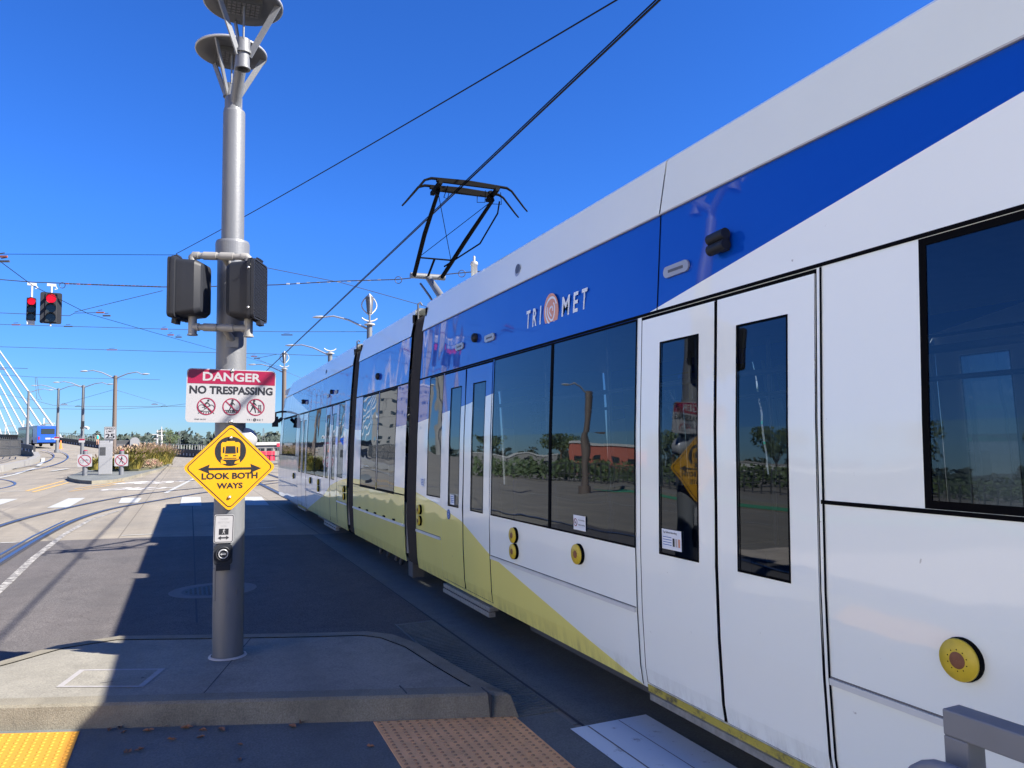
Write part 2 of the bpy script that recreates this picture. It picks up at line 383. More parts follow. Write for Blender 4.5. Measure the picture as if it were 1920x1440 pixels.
def tag(o, label=None, cat=None, group=None, kind=None):
    if label: o['label'] = label
    if cat: o['category'] = cat
    if group: o['group'] = group
    if kind: o['kind'] = kind
    return o
def thing(name, label, cat, loc=(0, 0, 0), rz=0, group=None):
    o = bpy.data.objects.new(name, None); COL.objects.link(o); o.location = loc; o.rotation_euler = (0, 0, rz); o.empty_display_size = .2
    return tag(o, label, cat, group)
def kids(o): return [c for c in COL.objects if c.parent == o]
def dup(root, loc, rz=None, label=None):
    def cp(o, par):
        c = o.copy(); COL.objects.link(c)
        if par: c.parent = par
        for k in kids(o): cp(k, c)
        return c
    r = cp(root, None); r.location = loc
    if rz is not None: r.rotation_euler = (0, 0, rz)
    if label: r['label'] = label
    return r

# ------------------------------------------------------------------ ground (one sheet, radial grid)
def structure(name, mb, mats, off=(0, 0, 0)): return tag(mb.build(name, mats, None, off), kind='structure')
g = MB(); rings = [0.0]; r = 1.5
while r < 260: rings.append(r); r *= 1.06
rings += [320, 420, 600, 900, 1500, 3000, 7000]
NA = 180; vs = []
for r in rings[1:]:
    for j in range(NA):
        a = 2*math.pi*j/NA; X = r*math.sin(a); Y = r*math.cos(a); z = hz(X, Y)
        if r > 300: z = z-3.0
        vs.append((X, Y, z))
vs.append((0, 0, 0)); k = len(rings)-1
fs = [(i*NA+j, (i+1)*NA+j, (i+1)*NA+(j+1) % NA, i*NA+(j+1) % NA) for i in range(k-1) for j in range(NA)]
g.add(vs, fs, 0, True)
g.add([vs[j] for j in range(NA)]+[(0, 0, 0)], [(j, (j+1) % NA, NA) for j in range(NA)][::1], 0)
go = g.build('ground', ['concrete', 'earth']); tag(go, kind='structure')
for p in go.data.polygons:
    c = p.center
    p.use_smooth = True
    if math.hypot(c.x, c.y) > 190: p.material_index = 1
go.data.flip_normals()

def poly_sheet(name, pts, h, m, z=0.0):
    mb = MB(); mb.flat(pts, z+h); return structure(name, mb, m)
# near asphalt patch: from the island to the paving boundary
bnd = [gnd(0, 1018), gnd(120, 1018), gnd(300, 1007), gnd(650, 1004)]
ap = [(-9.0, 1.2), (2.245, 1.2), (2.245, 15.1), (bnd[3].x, bnd[3].y)]
poly_sheet('road', [(-4.6, 5.0), (2.245, 5.0), (2.245, 15.05), (bnd[2].x, bnd[2].y), (bnd[0].x, bnd[0].y), (-4.6, 17.3)], .004, 'asphalt')
M['bounce_plaza'] = surface('bounce_concrete', (.55, .47, .38), (.48, .41, .33), joints=(3.0, 3.0, .4, .4, .02))  # unseen pale ground, added to throw sunlight up at the tram side
poly_sheet('bounce_plaza', [(-17, -30), (-3.2, -30), (-3.2, 5.0), (-4.62, 5.0), (-4.62, 12), (-17, 12)], .006, 'bounce_plaza')
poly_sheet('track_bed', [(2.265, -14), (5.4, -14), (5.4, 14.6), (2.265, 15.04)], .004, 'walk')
# ribbed strip beside the rail
rb = MB(); rb.box(1.86, 2.24, 4.47, 7.2, .0, .0095)
y = 4.5
while y < 7.15: rb.box(1.88, 2.23, y, y+.022, .0095, .015); y += .045
structure('pavement_ribbed', rb, 'walk')
# pedestrian cut-through in front of the kerb
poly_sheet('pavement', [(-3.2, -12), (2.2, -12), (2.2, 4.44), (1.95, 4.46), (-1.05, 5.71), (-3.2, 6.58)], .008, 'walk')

# --- near island with kerb ---
isl_back = [(-1.95, 6.18), (-1.78, 6.45), (-1.5, 6.7), (-1.27, 6.9), (-.95, 7.22), (-.5, 7.33), (.23, 7.0), (1.07, 6.64), (1.45, 6.5), (1.62, 6.3), (1.74, 5.9), (1.80, 5.3), (1.85, 4.9)]
isl_front = [(1.915, 4.50), (1.78, 4.56), (-1.05, 5.70), (-1.6, 5.92), (-1.85, 6.03)]
outl = isl_back+isl_front
ist = MB()
def offs(pts, d):
    n = len(pts); out = []
    for i in range(n):
        p0 = Vector(pts[i-1]); p1 = Vector(pts[i]); p2 = Vector(pts[(i+1) % n])
        a = (p1-p0).normalized(); b = (p2-p1).normalized(); nrm = Vector((a.y+b.y, -a.x-b.x)); 
        if nrm.length < 1e-6: nrm = Vector((a.y, -a.x))
        nrm.normalize(); c = max(.4, nrm.dot(Vector((a.y, -a.x)))); out.append(tuple(p1+nrm*d/c))
    return out
inn = offs(outl, .14); inn2 = offs(outl, .1445); batter = offs(outl, -.03); bev = offs(outl, .015)
n = len(outl)
K = MB()
lv = [(batter, 0.0), (outl, .135), (bev, .15), (inn, .152)]
for (A, za), (B, zb) in zip(lv[:-1], lv[1:]):
    vs = [(p[0], p[1], za) for p in A]+[(p[0], p[1], zb) for p in B]
    K.add(vs, [(i, (i+1) % n, n+(i+1) % n, n+i)[::-1] for i in range(n)], 0)
for a in ((1.0, 4.88), (-.3, 5.4), (.35, 5.14)):
    pass
structure('kerb', K, 'kerb')
ist.flat([p for p in inn2][::-1], .146, 0)
top = structure('traffic_island', ist, 'island')
gp = MB(); gp.flat([p for p in inn][::-1], .138, 0); structure('island_joint', gp, 'groove')
# joints in the island slab and in the kerb
jt = MB()
def jline(a, b, w=.006, z=.1475): 
    jt.line(a, b, w, z)
ja = gnd(472, 1194, .15); jb = gnd(377, 1305, .15); jline((ja.x, ja.y), (jb.x, jb.y), .008)
for px in (760, 918):
    a = gnd(px, 1298 if px < 900 else 1302, .15); 
    q = Vector((a.x, a.y)); jt.box(q.x-.003, q.x+.003, q.y-.03, q.y+.14, .01, .1545)
structure('pavement_joints', jt, 'groove')
# utility cover set in the island
uc = [gnd(105, 1288, .15), gnd(150, 1255, .15), gnd(310, 1253, .15), gnd(268, 1288, .15)]
ucm = MB(); c0 = sum(uc, Vector())/4
def scl(ps, s): return [((p.x-c0.x)*s+c0.x, (p.y-c0.y)*s+c0.y) for p in ps]
cov = thing('utility_cover', 'flat concrete utility box lid with pale rim set in the island', 'cover', (c0.x, c0.y, .146))
o1 = scl(uc, 1.0); i1 = scl(uc, .86); z = .1495
ucm.add([(p[0], p[1], z) for p in o1]+[(p[0], p[1], z) for p in i1], [(i, (i+1) % 4, 4+(i+1) % 4, 4+i) for i in range(4)])
ucm.build('rim', simple('pale_rim', (.27, .26, .25), .7, 0, .3, 14), cov, (c0.x, c0.y, .146))
l = MB(); l.flat(scl(uc, .85), .1485); l.line((c0.x-.06, c0.y-.1), (c0.x+.02, c0.y-.1), .012, .1492, 1); l.disc((c0.x+.2, c0.y-.1), .012, .1492, 1, 8)
l.build('lid', ['island', 'groove'], cov, (c0.x, c0.y, .146))

# tactile panels with real domes
def tactile(name, c, ex, ey, nx, ny, m, label):
    o = MB(); ex = Vector(ex); ey = Vector(ey); c = Vector(c)
    o.add([(*(c), .013), (*(c+ex), .013), (*(c+ex+ey), .013), (*(c+ey), .013), (*(c), 0), (*(c+ex), 0), (*(c+ex+ey), 0), (*(c+ey), 0)], [(0, 1, 2, 3), (4, 5, 1, 0), (5, 6, 2, 1), (6, 7, 3, 2), (7, 4, 0, 3)])
    for i in range(nx):
        for j in range(ny):
            p = c+ex*((i+.5)/nx)+ey*((j+.5)/ny)
            o.lathe([(.0125, .013), (.0105, .0165), (.006, .018), (.0002, .0182)], 8, 1, None, (p.x, p.y, 0))
    q = o.build(name, [m, 'tactile_dome' if m == 'tactile_worn_shade' else m], None, (c.x, c.y, 0)); tag(q, label, 'tactile paving', None)
a = gnd(700, 1357); b = gnd(965, 1347); d = gnd(752, 1440)
ey = (d-a); ey = Vector((ey.x*1.9, ey.y*1.9)); ex = Vector((b.x-a.x, b.y-a.y-.0))
tactile('tactile_paving', (a.x, a.y), ex, ey, 15, 28, 'tactile_worn_shade', 'worn shaded ochre tactile panel at the kerb end beside the tram')
a = gnd(150, 1373); b = gnd(125, 1440)
tactile('tactile_paving', (a.x, a.y-.03), (-.75, .30), (-.0, -1.3), 15, 26, 'tactile', 'bright sunlit yellow tactile panel before the kerb at lower left')

# crosswalk bars, lines
def marks(name, polys, m, h=.012, mb=None):
    q = MB()
    for P in polys: q.flat([(v[0], v[1]) for v in P], h)
    return structure(name, q, m)
def gp4(*px): return [(lambda v: (v.x, v.y))(gnd(*p)) for p in px]
marks('road_marking', [[(2.15, 4.14), (2.69, 4.14), (2.69, 1.6), (2.15, 1.6)][::-1]], 'paint_shade_tone', .013)
bars = [gp4((0, 943), (22, 950), (2, 955), (-40, 955)), gp4((0, 947), (34, 936), (5, 936), (-30, 940)), gp4((88, 953), (128, 952), (160, 934), (128, 935)), gp4((222, 944), (258, 943), (266, 934), (228, 934)), gp4((337, 949), (378, 949), (376, 932), (341, 932)), gp4((462, 948), (505, 948), (490, 932), (455, 932))]
marks('crosswalk', bars[1:], 'paint_sun_tone', .01)
marks('bar_joint', [[(2.262, 4.13), (2.272, 4.13), (2.272, 1.6), (2.262, 1.6)][::-1], [(2.48, 4.13), (2.486, 4.13), (2.486, 1.6), (2.48, 1.6)][::-1]], 'gapbrown', .0145)
# worn dashed edge line
random.seed(3); pl = []
P = [gnd(*p) for p in ((-60, 1160), (10, 1098), (60, 1050), (120, 1003), (170, 975), (222, 958))]
for i in range(len(P)-1):
    pl.append([(P[i].x-.055, P[i].y), (P[i].x+.055, P[i].y), (P[i+1].x+.055, P[i+1].y), (P[i+1].x-.055, P[i+1].y)])
M['paint_vworn'] = worn_paint('very_worn_white_paint', (.36, .35, .32), .33, (.1, .095, .09))
marks('edge_line', pl, 'paint_vworn', .0095)
def ribbon(name, pts, w, m, h=.01, up=0.0):
    q = MB(); pts = [Vector((p[0], p[1])) for p in pts]; k = len(pts); vs = []
    # resample
    rs = []
    for i in range(k-1):
        a = pts[i]; b = pts[i+1]; nseg = max(1, int((b-a).length/2.5))
        for j in range(nseg): rs.append(a+(b-a)*j/nseg)
    rs.append(pts[-1])
    for i, p in enumerate(rs):
        d = (rs[min(i+1, len(rs)-1)]-rs[max(i-1, 0)]).normalized(); nrm = Vector((-d.y, d.x))
        for s_ in (-1, 1):
            v = p+nrm*s_*w/2; dd = v.length; vs.append((v.x, v.y, hz(v.x, v.y)+h+max(0, dd-50)*.0012+(0.03 if dd > 62 else 0)))
    q.add(vs, [(2*i, 2*i+1, 2*i+3, 2*i+2)[::-1] for i in range(len(rs)-1)])
    return structure(name, q, m)
def smooth(pts, it=3):
    for _ in range(it):
        o = [pts[0]]
        for a, b in zip(pts[:-1], pts[1:]):
            a = Vector(a[:2]); b = Vector(b[:2]); o += [tuple(a*.75+b*.25), tuple(a*.25+b*.75)]
        o.append(pts[-1]); pts = o
    return pts
ribbon('lane_line', [gnd(310, 925), gnd(365, 897), gnd(400, 882)], .16, 'paint_sun_tone')
ribbon('lane_line', [gnd(-30, 902), gnd(0, 896), gnd(40, 887), gnd(66, 879)], .28, 'paint_sun_tone')
ribbon('lane_line', [gnd(70, 876), gnd(80, 868), gnd(81, 860)], .3, 'paint_sun_tone')
ribbon('lane_line', [gnd(-20, 922), gnd(44, 921)], .22, 'paint_sun_tone')
ribbon('lane_line', [gnd(0, 1019), gnd(32, 1018)], .09, 'paint_sun_tone', .011)
ribbon('lane_line', [gnd(228, 1005), gnd(290, 1002)], .07, 'paint_sun_tone', .011)
ribbon('lane_line', [gnd(464, 992), gnd(518, 989)], .04, 'paint_sun_tone', .011)
ribbon('lane_line', [gnd(95, 885), gnd(128, 880)], .3, 'paint_sun_tone')
ribbon('yellow_line', [gnd(50, 921), gnd(85, 911), gnd(120, 902)], .14, 'yellow_line')
ribbon('yellow_line', [gnd(62, 923), gnd(95, 914), gnd(128, 905)], .14, 'yellow_line')
ribbon('yellow_line', [gnd(140, 917), gnd(200, 908), gnd(232, 902)], .12, 'yellow_line')
ribbon('yellow_line', [gnd(130, 922), gnd(190, 913), gnd(235, 905)], .1, 'yellow_line')
# lettering painted on the road (reads the other way round to us)
tm = MB(); c = gnd(272, 908)
for wd, cx_, cy_, hh, ww in (("ONLY", 258, 917, 1.9, 2.6), ("BUS", 283, 905, 2.4, 2.6)):
    c = gnd(cx_, cy_); R4 = Matrix.Translation((c.x, c.y, 0)) @ Matrix.Rotation(-.5, 4, 'Z')
    tm.text(wd, 0, -hh/2, hh, ww, .014, 0, R4, .03)
M['paint_letter'] = worn_paint('road_lettering_paint', (.5, .49, .47), .6)
structure('road_lettering', tm, 'paint_letter')
# track rails
RA = [(-4.05, 8), (-4.08, 14), (-3.93, 20.8), (-3.39, 24.6), (-2.41, 29.0), (-1.07, 32.2), (.81, 34.3), (3.4, 37.4), (6.5, 42)]
RB = [(-2.62, 8), (-2.64, 14.0), (-2.62, 17.7), (-2.5, 21.0), (-2.04, 24.2), (-1.2, 26.3), (.56, 30.6), (2.4, 33.8), (5, 38), (8, 42.5)]
def rail(pts, w=.075):
    P = smooth(pts); ribbon('rail_groove', P, .20, 'groove', .0145); ribbon('rail', P, w, 'rail', .019)
rail(RA); rail(RB)
for x_ in (3.08, 4.52): rail([(x_, -14), (x_, 70)])
ribbon('rail_groove', [(-2.79+.0, 8), (-2.81, 14), (-2.79, 17.7), (-2.67, 21)], .05, 'rail', .0165)
far1 = [gnd(*p) for p in ((0, 885), (50, 876), (80, 870), (97, 863), (103, 856), (95, 850), (75, 845))]
far2 = [gnd(*p) for p in ((0, 892), (50, 884), (90, 877), (118, 868), (131, 858), (118, 849), (90, 843))]
for P in (far1, far2): ribbon('rail', smooth([tuple(v[:2]) for v in P]), .13, 'rail', .02)
loop = [gnd(*p) for p in ((-30, 896), (0, 899), (20, 902), (31, 907), (22, 912), (0, 917), (-30, 921))]
ribbon('rail', smooth([tuple(v[:2]) for v in loop]), .12, 'rail', .02)
# manhole
mc = gnd(400, 1107); mh = thing('manhole_cover', 'round dark iron manhole cover with concrete collar behind the pole', 'manhole cover', (mc.x, mc.y, 0))
q = MB(); q.ring((mc.x, mc.y), .36, .5, .0075, 0, 40); q.build('collar', simple('collar_concrete', (.125, .12, .115), .8, 0, .3, 9), mh, (mc.x, mc.y, 0))
q = MB(); q.disc((mc.x, mc.y), .36, .0085, 0, 40)
for i in range(-6, 7):
    for j in range(-6, 7):
        if i*i+j*j < 38: q.box(mc.x+i*.05-.014, mc.x+i*.05+.014, mc.y+j*.05-.014, mc.y+j*.05+.014, .0085, .0125)
q.build('lid', 'cast', mh, (mc.x, mc.y, 0))
# longitudinal joints in the asphalt
jj = MB()
for (x0, y0, x1, y1) in ((.12, 8.2, .18, 24), (2.255, -10, 2.255, 15)):
    jj.line((x0, y0), (x1, y1), .02, .0058)
structure('paving_seams', jj, 'groove')

# dry leaves along the kerb
def leaf(px, py, s, label_):
    s *= .8
    c = gnd(px, py); mb = MB(); n = 9; vs = []; R_ = Matrix.Rotation(random.uniform(0, 6.3), 3, 'Z')
    out = [(-1, 0), (-.6, .35), (-.2, .28), (.1, .5), (.4, .25), (1, .02), (.45, -.3), (.05, -.45), (-.5, -.32)]
    for x_, y_ in out: vs.append(R_ @ Vector((x_*s, y_*s, .004+abs(y_)*s*random.uniform(.2, .9)+random.uniform(0, .25)*s)))
    vs.append(Vector((0, 0, .004))); mb.add(vs, [(i, (i+1) % 9, 9) for i in range(9)])
    mb.v = [(v[0]+c.x, v[1]+c.y, v[2]+.008) for v in mb.v]
    o = mb.build('dry_leaf', 'leafdry', None, (c.x, c.y, .008)); tag(o, 'small curled dry brown leaf lying on the pavement along the kerb', 'leaf', 'dry leaves scattered along the kerb')
for p in ((205, 1373, .035), (225, 1369, .04), (232, 1378, .03), (278, 1375, .045), (318, 1364, .035), (350, 1370, .05), (380, 1373, .035), (415, 1373, .05), (548, 1367, .05), (568, 1357, .055), (323, 1392, .04), (376, 1387, .035), (240, 1415, .05), (262, 1411, .04), (450, 1401, .03), (695, 1405, .035), (450, 1430, .035), (560, 1222, .03), (300, 1365, .03)):
    leaf(*p, '')

# ------------------------------------------------------------------ TRAM
TR = thing('tram', 'long white, blue and yellow-green light rail tram with dark windows standing at right', 'tram', (TXC, TY0, 0))
TOFF = (TXC, TY0, 0); HW = 1.33
PROF = [(.30, .03), (.42, .012), (.75, 0), (1.1, 0), (1.8, .022), (2.5, .06), (3.08, .108)]
def inset(z):
    for (a, ia), (b, ib) in zip(PROF[:-1], PROF[1:]):
        if z <= b: return ia+(ib-ia)*(max(z, a)-a)/(b-a)
    return PROF[-1][1]+(z-3.08)*.16
def my(y, end): return y if end == 0 else 2*TY0-y
def sx(z, side, out=0.0): return TXC+side*(HW-inset(z)+out)
def skin(mb, y0, y1, z0, z1, holes, side, end=0, out=0.0, mi=0, yfun=None, th=0):
    ys = sorted(set([y0, y1]+[v for h in holes for v in h[:2] if y0 < v < y1]))
    zs = sorted(set([z0, z1]+[p[0] for p in PROF if z0 < p[0] < z1]+[v for h in holes for v in h[2:4] if z0 < v < z1]))
    for i in range(len(ys)-1):
        for j in range(len(zs)-1):
            yc = (ys[i]+ys[i+1])/2; zc = (zs[j]+zs[j+1])/2
            if any(h[0] < yc < h[1] and h[2] < zc < h[3] for h in holes): continue
            P = []
            for yy, zz in ((ys[i], zs[j]), (ys[i+1], zs[j]), (ys[i+1], zs[j+1]), (ys[i], zs[j+1])):
                if yfun and yy == y0: yy = yfun(zz)
                P.append((sx(zz, side, out), my(yy, end), zz))
            if (side < 0) != (end == 1): P = P[::-1]
            mb.add(P, [(0, 1, 2, 3)], mi)
    return mb
def strip(mb, y0, y1, z0, z1, side, end, out=.004, mi=0):
    "thin proud strip following the side profile"
    return skin(mb, y0, y1, z0, z1, [], side, end, out, mi)
# end-module layout in real y (near module; the far one is its mirror)
D1 = (7.60, 6.91, 6.21); D2 = (3.81, 3.11, 2.43); YM = 8.55; YN = -1.2
WIN = [(5.03, 6.19, 1.10, 2.485), (3.86, 5.01, 1.10, 2.485)]
BAY = (7.63, 8.12, 1.16, 2.485)
CABW = (-.9, 1.93, 1.48, 2.485)
DOORS = [(6.21, 7.60, .33, 2.485), (2.43, 3.81, .33, 2.485)]
def ynose(z):
    pts = [(.3, -1.95), (1.4, -1.95), (2.3, -1.65), (3.0, -1.0), (3.08, -.9), (3.45, -.1)]
    if z <= .3: return -1.95
    for (a, ya), (b, yb) in zip(pts[:-1], pts[1:]):
        if z <= b: return ya+(yb-ya)*(z-a)/(b-a)
    return -.1
for end in (0, 1):
    body = MB(); shr = MB()
    for side in (-1, 1):
        skin(body, YN, YM, .30, 3.08, WIN+[BAY, CABW]+DOORS, side, end)
        skin(body, YN, YN, .30, 3.08, [], side, end)
        # part of the side ahead of the cab window, ending on the raked nose line
        zs = [.3, .42, .75, 1.1, 1.4, 1.8, 2.3, 2.5, 2.8, 3.0, 3.08]
        for a, b in zip(zs[:-1], zs[1:]):
            P = [(sx(a, side), my(ynose(a)+.25, end), a), (sx(a, side), my(YN, end), a), (sx(b, side), my(YN, end), b), (sx(b, side), my(ynose(b)+.25, end), b)]
            body.add(P, [(0, 1, 2, 3)])
        # roof shroud
        P = [(sx(3.085, side, .012), 3.085), (sx(3.42, side, .0), 3.42), (sx(3.45, side, -.03), 3.45), (sx(3.45, side, -.22), 3.45), (sx(3.36, side, -.26), 3.36)]
        yb = [ynose(3.08)+.25, 3.64, 3.652, YM]
        for q in range(3):
            if q == 1: continue
            ya_, yb_ = yb[q], yb[q+1]
            for (xa, za), (xb, zb) in zip(P[:-1], P[1:]):
                y0_ = ya_ if q else ynose(za)+.25; y1_ = ya_ if q else ynose(zb)+.25
                shr.add([(xa, my(y0_, end), za), (xa, my(yb_, end), za), (xb, my(yb_, end), zb), (xb, my(y1_, end), zb)], [(0, 1, 2, 3)], 0)
    # nose, lofted half ellipse
    nu = 18; zs = [.3, .5, .75, 1.0, 1.2, 1.4, 1.7, 2.0, 2.3, 2.6, 2.85, 3.08]
    grid = []
    for z in zs:
        for u in range(nu+1):
            a = math.pi*u/nu; hw = HW-inset(z)
            grid.append((TXC-hw*math.cos(a), my(ynose(z)+.25-(.7)*math.sin(a)**.8 if math.sin(a) > 0 else ynose(z)+.25, end), z))
    for i in range(len(zs)-1):
        for u in range(nu):
            mi = 1 if (zs[i] >= 1.2 and zs[i+1] <= 2.6 and 3 <= u < nu-3) else 0
            body.add([grid[i*(nu+1)+u], grid[i*(nu+1)+u+1], grid[(i+1)*(nu+1)+u+1], grid[(i+1)*(nu+1)+u]], [(0, 1, 2, 3)], mi, True)
    top_ = [(TXC-(HW-inset(3.08))*math.cos(math.pi*u/nu), my(ynose(3.08)+.25-.7*max(0, math.sin(math.pi*u/nu))**.8, end), 3.08) for u in range(nu+1)]
    body.add(top_, [tuple(range(nu+1))])
    bo = body.build('body', ['livery', 'darkglass'], TR, TOFF)
    shr.build('roof_shroud', 'shroud', TR, TOFF)
    # inner shell: floor, ceiling, bulkhead
    inn_ = MB(); ya, yb_ = sorted((my(YN-.3, end), my(YM-.03, end)))
    inn_.box(TXC-1.27, TXC+1.27, ya, yb_, .34, .40, 1); inn_.box(TXC-1.2, TXC+1.2, ya, yb_, 2.62, 2.68, 0); inn_.box(TXC-1.17, TXC+1.17, ya, yb_, 3.2, 3.34, 0)
    for yy in (YM-.04,):
        y2 = my(yy, end)
        for s_ in (-1, 1): inn_.box(*sorted((TXC+s_*.75, TXC+s_*1.2)), y2-.02, y2+.02, .40, 2.62, 0)
        inn_.box(TXC-1.2, TXC+1.2, y2-.02, y2+.02, 2.68, 3.36, 2)
    y2 = my(1.0, end); inn_.box(TXC-1.2, TXC+1.2, y2-.03, y2+.03, .4, 1.25, 0); inn_.box(TXC-1.2, TXC-.2, y2-.03, y2+.03, 1.25, 2.62, 0)
    for s_ in (-1, 1):
        for (a, b) in ((YN, 2.43), (3.81, 6.21), (7.6, YM)):
            aa, bb = sorted((my(a, end), my(b, end))); inn_.box(*sorted((TXC+s_*1.24, TXC+s_*1.30)), aa, bb, .4, 1.0, 0)
    inn_.build('interior', ['inner', 'floor', 'black'], TR, TOFF)
    # seats and rails
    for s_ in (-1, 1):
        for yy in (4.15, 4.95, 5.75, 1.5, .7 if end == 0 else 1.0):
            if s_ == 1 and yy == 5.75: continue
            st = MB(); y2 = my(yy, end); x0, x1 = sorted((TXC+s_*.45, TXC+s_*1.2))
            st.box(x0, x1, y2-.22, y2+.22, .75, .84); st.box(x0, x1, y2+.2, y2+.26, .84, 1.42); st.box(x0+.1, x1-.1, y2-.1, y2+.1, .4, .75)
            st.build('seat', 'seat', TR, TOFF, .02)
    gr = MB()
    for s_ in (-1, 1):
        a, b = my(1.2, end), my(8.2, end); gr.tube([(TXC+s_*.8, a, 2.12), (TXC+s_*.8, b, 2.12)], .018, 8)
        for yy in (2.35, 3.9, 6.1, 7.7, 5.0): y2 = my(yy, end); gr.tube([(TXC+s_*.8, y2, .4), (TXC+s_*.8, y2, 2.62)], .018, 8)
    gr.build('grab_rail', 'alulight', TR, TOFF)
    for side in (-1, 1):
        # windows
        for h in WIN+[BAY, CABW]:
            gq = MB(); skin(gq, h[0]+.0, h[1]-.0, h[2]+.0, h[3]-.0, [], side, end, -.002); w_ = gq.build('window', 'glass', TR, TOFF)
            fq = MB(); e = .012 if h[0] != CABW[0] else .03
            for (a, b, c_, d_) in ((h[0], h[0]+e, h[2], h[3]), (h[1]-e, h[1], h[2], h[3]), (h[0]+e, h[1]-e, h[2], h[2]+e), (h[0]+e, h[1]-e, h[3]-e, h[3])): strip(fq, a, b, c_, d_, side, end, .001)
            fq.build('window_frame', 'black', w_, (0, 0, 0)).location = (-TXC, -TY0, 0)
        # doors
        for D in (D1, D2):
            for li in (0, 1):
                a, b = D[li+1]+.012, D[li]-.012
                if D is D1: hw_ = ((7.03, 7.36), (6.37, 6.70))[li]
                else: hw_ = ((3.25, 3.61), (2.60, 2.95))[li]
                h = (hw_[0], hw_[1], 1.10, 2.31)
                dq = MB(); skin(dq, a, b, .335, 2.465, [h], side, end, .003)
                # leaf edges
                for ye in (a, b):
                    for z0_, z1_ in ((.335, 1.1), (1.1, 2.465)):
                        x0 = sx(z0_, side, .003); x1 = sx(z1_, side, .003); xi = -side*.04; y2 = my(ye, end)
                        dq.add([(x0, y2, z0_), (x1, y2, z1_), (x1+xi, y2, z1_), (x0+xi, y2, z0_)], [(0, 1, 2, 3)])
                do = dq.build('door', 'livery', TR, TOFF)
                gq = MB(); skin(gq, h[0], h[1], h[2], h[3], [], side, end, -.002); gq.build('door_window', 'glass', do, TOFF)
                fq = MB(); e = .009
                for (a_, b_, c_, d_) in ((h[0], h[0]+e, h[2], h[3]), (h[1]-e, h[1], h[2], h[3]), (h[0]+e, h[1]-e, h[2], h[2]+e), (h[0]+e, h[1]-e, h[3]-e, h[3])): strip(fq, a_, b_, c_, d_, side, end, .0055)
                fq.build('window_frame', 'black', do, TOFF)
            sq = MB()
            skin(sq, D[2]-.0, D[0]+.0, .33, 2.485, [], side, end, -.025) if False else None
            for yy in D:
                strip(sq, yy-.014, yy+.014, .33, 2.485, side, end, -.006)
            for z0_, z1_ in ((.34, 1.1), (1.1, 2.46)):
                y2 = my(D[1], end); sq.tube([(sx(z0_, side, .002), y2, z0_), (sx(z1_, side, .002), y2, z1_)], .009, 8)
            strip(sq, D[2]+.014, D[0]-.014, 2.462, 2.485, side, end, -.006)
            if D is D2:
                sl_ = MB(); strip(sl_, D[2]+.01, D[0]-.01, .285, .327, side, end, .008); sl_.build('door_sill', 'sill', TR, TOFF)
            if D is D2:
                for yy, w_ in ((3.855, .004), (2.405, .006)): strip(sq, yy-w_, yy+w_, .31, 2.485, side, end, .004)
            sq.build('door_seal', 'black', TR, TOFF)
            # folding step under the door
            st = MB(); ya, yb_ = sorted((my(D[2]+.05, end), my(D[0]-.05, end)))
            xx = sorted((TXC+side*1.24, TXC+side*1.325)); st.box(xx[0], xx[1], ya, yb_, .25, .285)
            if D is D1: st.box(*sorted((TXC+side*1.27, TXC+side*1.33)), ya, yb_, .2, .24)
            st.build('step', simple('step_metal', (.28, .27, .24), .6, .4, .5, 30) if 'stepm' not in M else M['stepm'], TR, TOFF)
        # trim: roof line strip, shroud lip, waist crease and panel joints
        tq = MB(); strip(tq, YN-.6, YM, 2.487, 2.505, side, end, .003)
        strip(tq, YN-.2, 2.42, 1.462, 1.479, side, end, .003)
        for yy in (3.646,): strip(tq, yy-.005, yy+.005, 2.5, 3.08, side, end, .0025)
        strip(tq, 8.535, 8.55, .3, 3.08, side, end, .002)
        strip(tq, 5.008, 5.032, 1.10, 2.485, side, end, .002)
        tq.build('trim', 'black', TR, TOFF)
        dr = MB(); a2, b2 = sorted((my(YN+.3, end), my(YM, end))); dr.bar((sx(3.083, side, .008), a2, 3.083), (sx(3.083, side, .008), b2, 3.083), .014, .008); dr.build('gutter', 'lipgrey', TR, TOFF)
        lq = MB()
        for (a, b) in ((-1.4, 2.40), (3.87, 6.19), (7.62, 8.53)):
            a2, b2 = sorted((my(a, end), my(b, end)))
            lq.bar((sx(.735, side, .004), a2, .735), (sx(.735, side, .004), b2, .735), .016, .026)
        for yy in (3.835, 6.2):
            pass
        lq.build('waist_lip', simple('lip_paint', (.6, .62, .6), .4), TR, TOFF)
        bq = MB()
        for (a, b) in ((-1.4, 2.40), (3.87, 6.19), (7.62, 8.53)):
            a2, b2 = sorted((my(a, end), my(b, end))); bq.bar((sx(.752, side, .002), a2, .7515), (sx(.752, side, .002), b2, .7515), .004, .005)
        bq.build('panel_gap', 'gapbrown', TR, TOFF)
        # round yellow bumpers with brown centres
        for (yy, zz, rr) in ((5.65, .985, .062), (5.65, .855, .062), (4.56, .975, .068), (8.35, .985, .055), (8.35, .86, .055), (1.805, .975, .072)):
            R4 = Matrix.Translation((sx(zz, side), my(yy, end), zz)) @ Matrix.Rotation(side*math.pi/2, 4, 'Y')
            p = MB(); p.lathe([(rr*1.02, 0), (rr*1.04, .012), (rr*1.0, .018), (rr*1.0, .024)], 28, 1, R4); p.lathe([(rr*.98, .022), (rr, .028), (rr*.96, .034), (rr*.36, .036)], 28, 0, R4)
            p.lathe([(rr*.4, .0365), (rr*.36, .038), (.0005, .037)], 20, 2, R4)
            for k_ in range(10):
                a_ = k_*math.pi/5; p.disc((rr*.5*math.cos(a_), rr*.5*math.sin(a_)), rr*.035, .0365, 1, 6, R4)
            p.build('bumper_disc', ['buffyellow', 'black', 'buffbrown'], TR, TOFF)
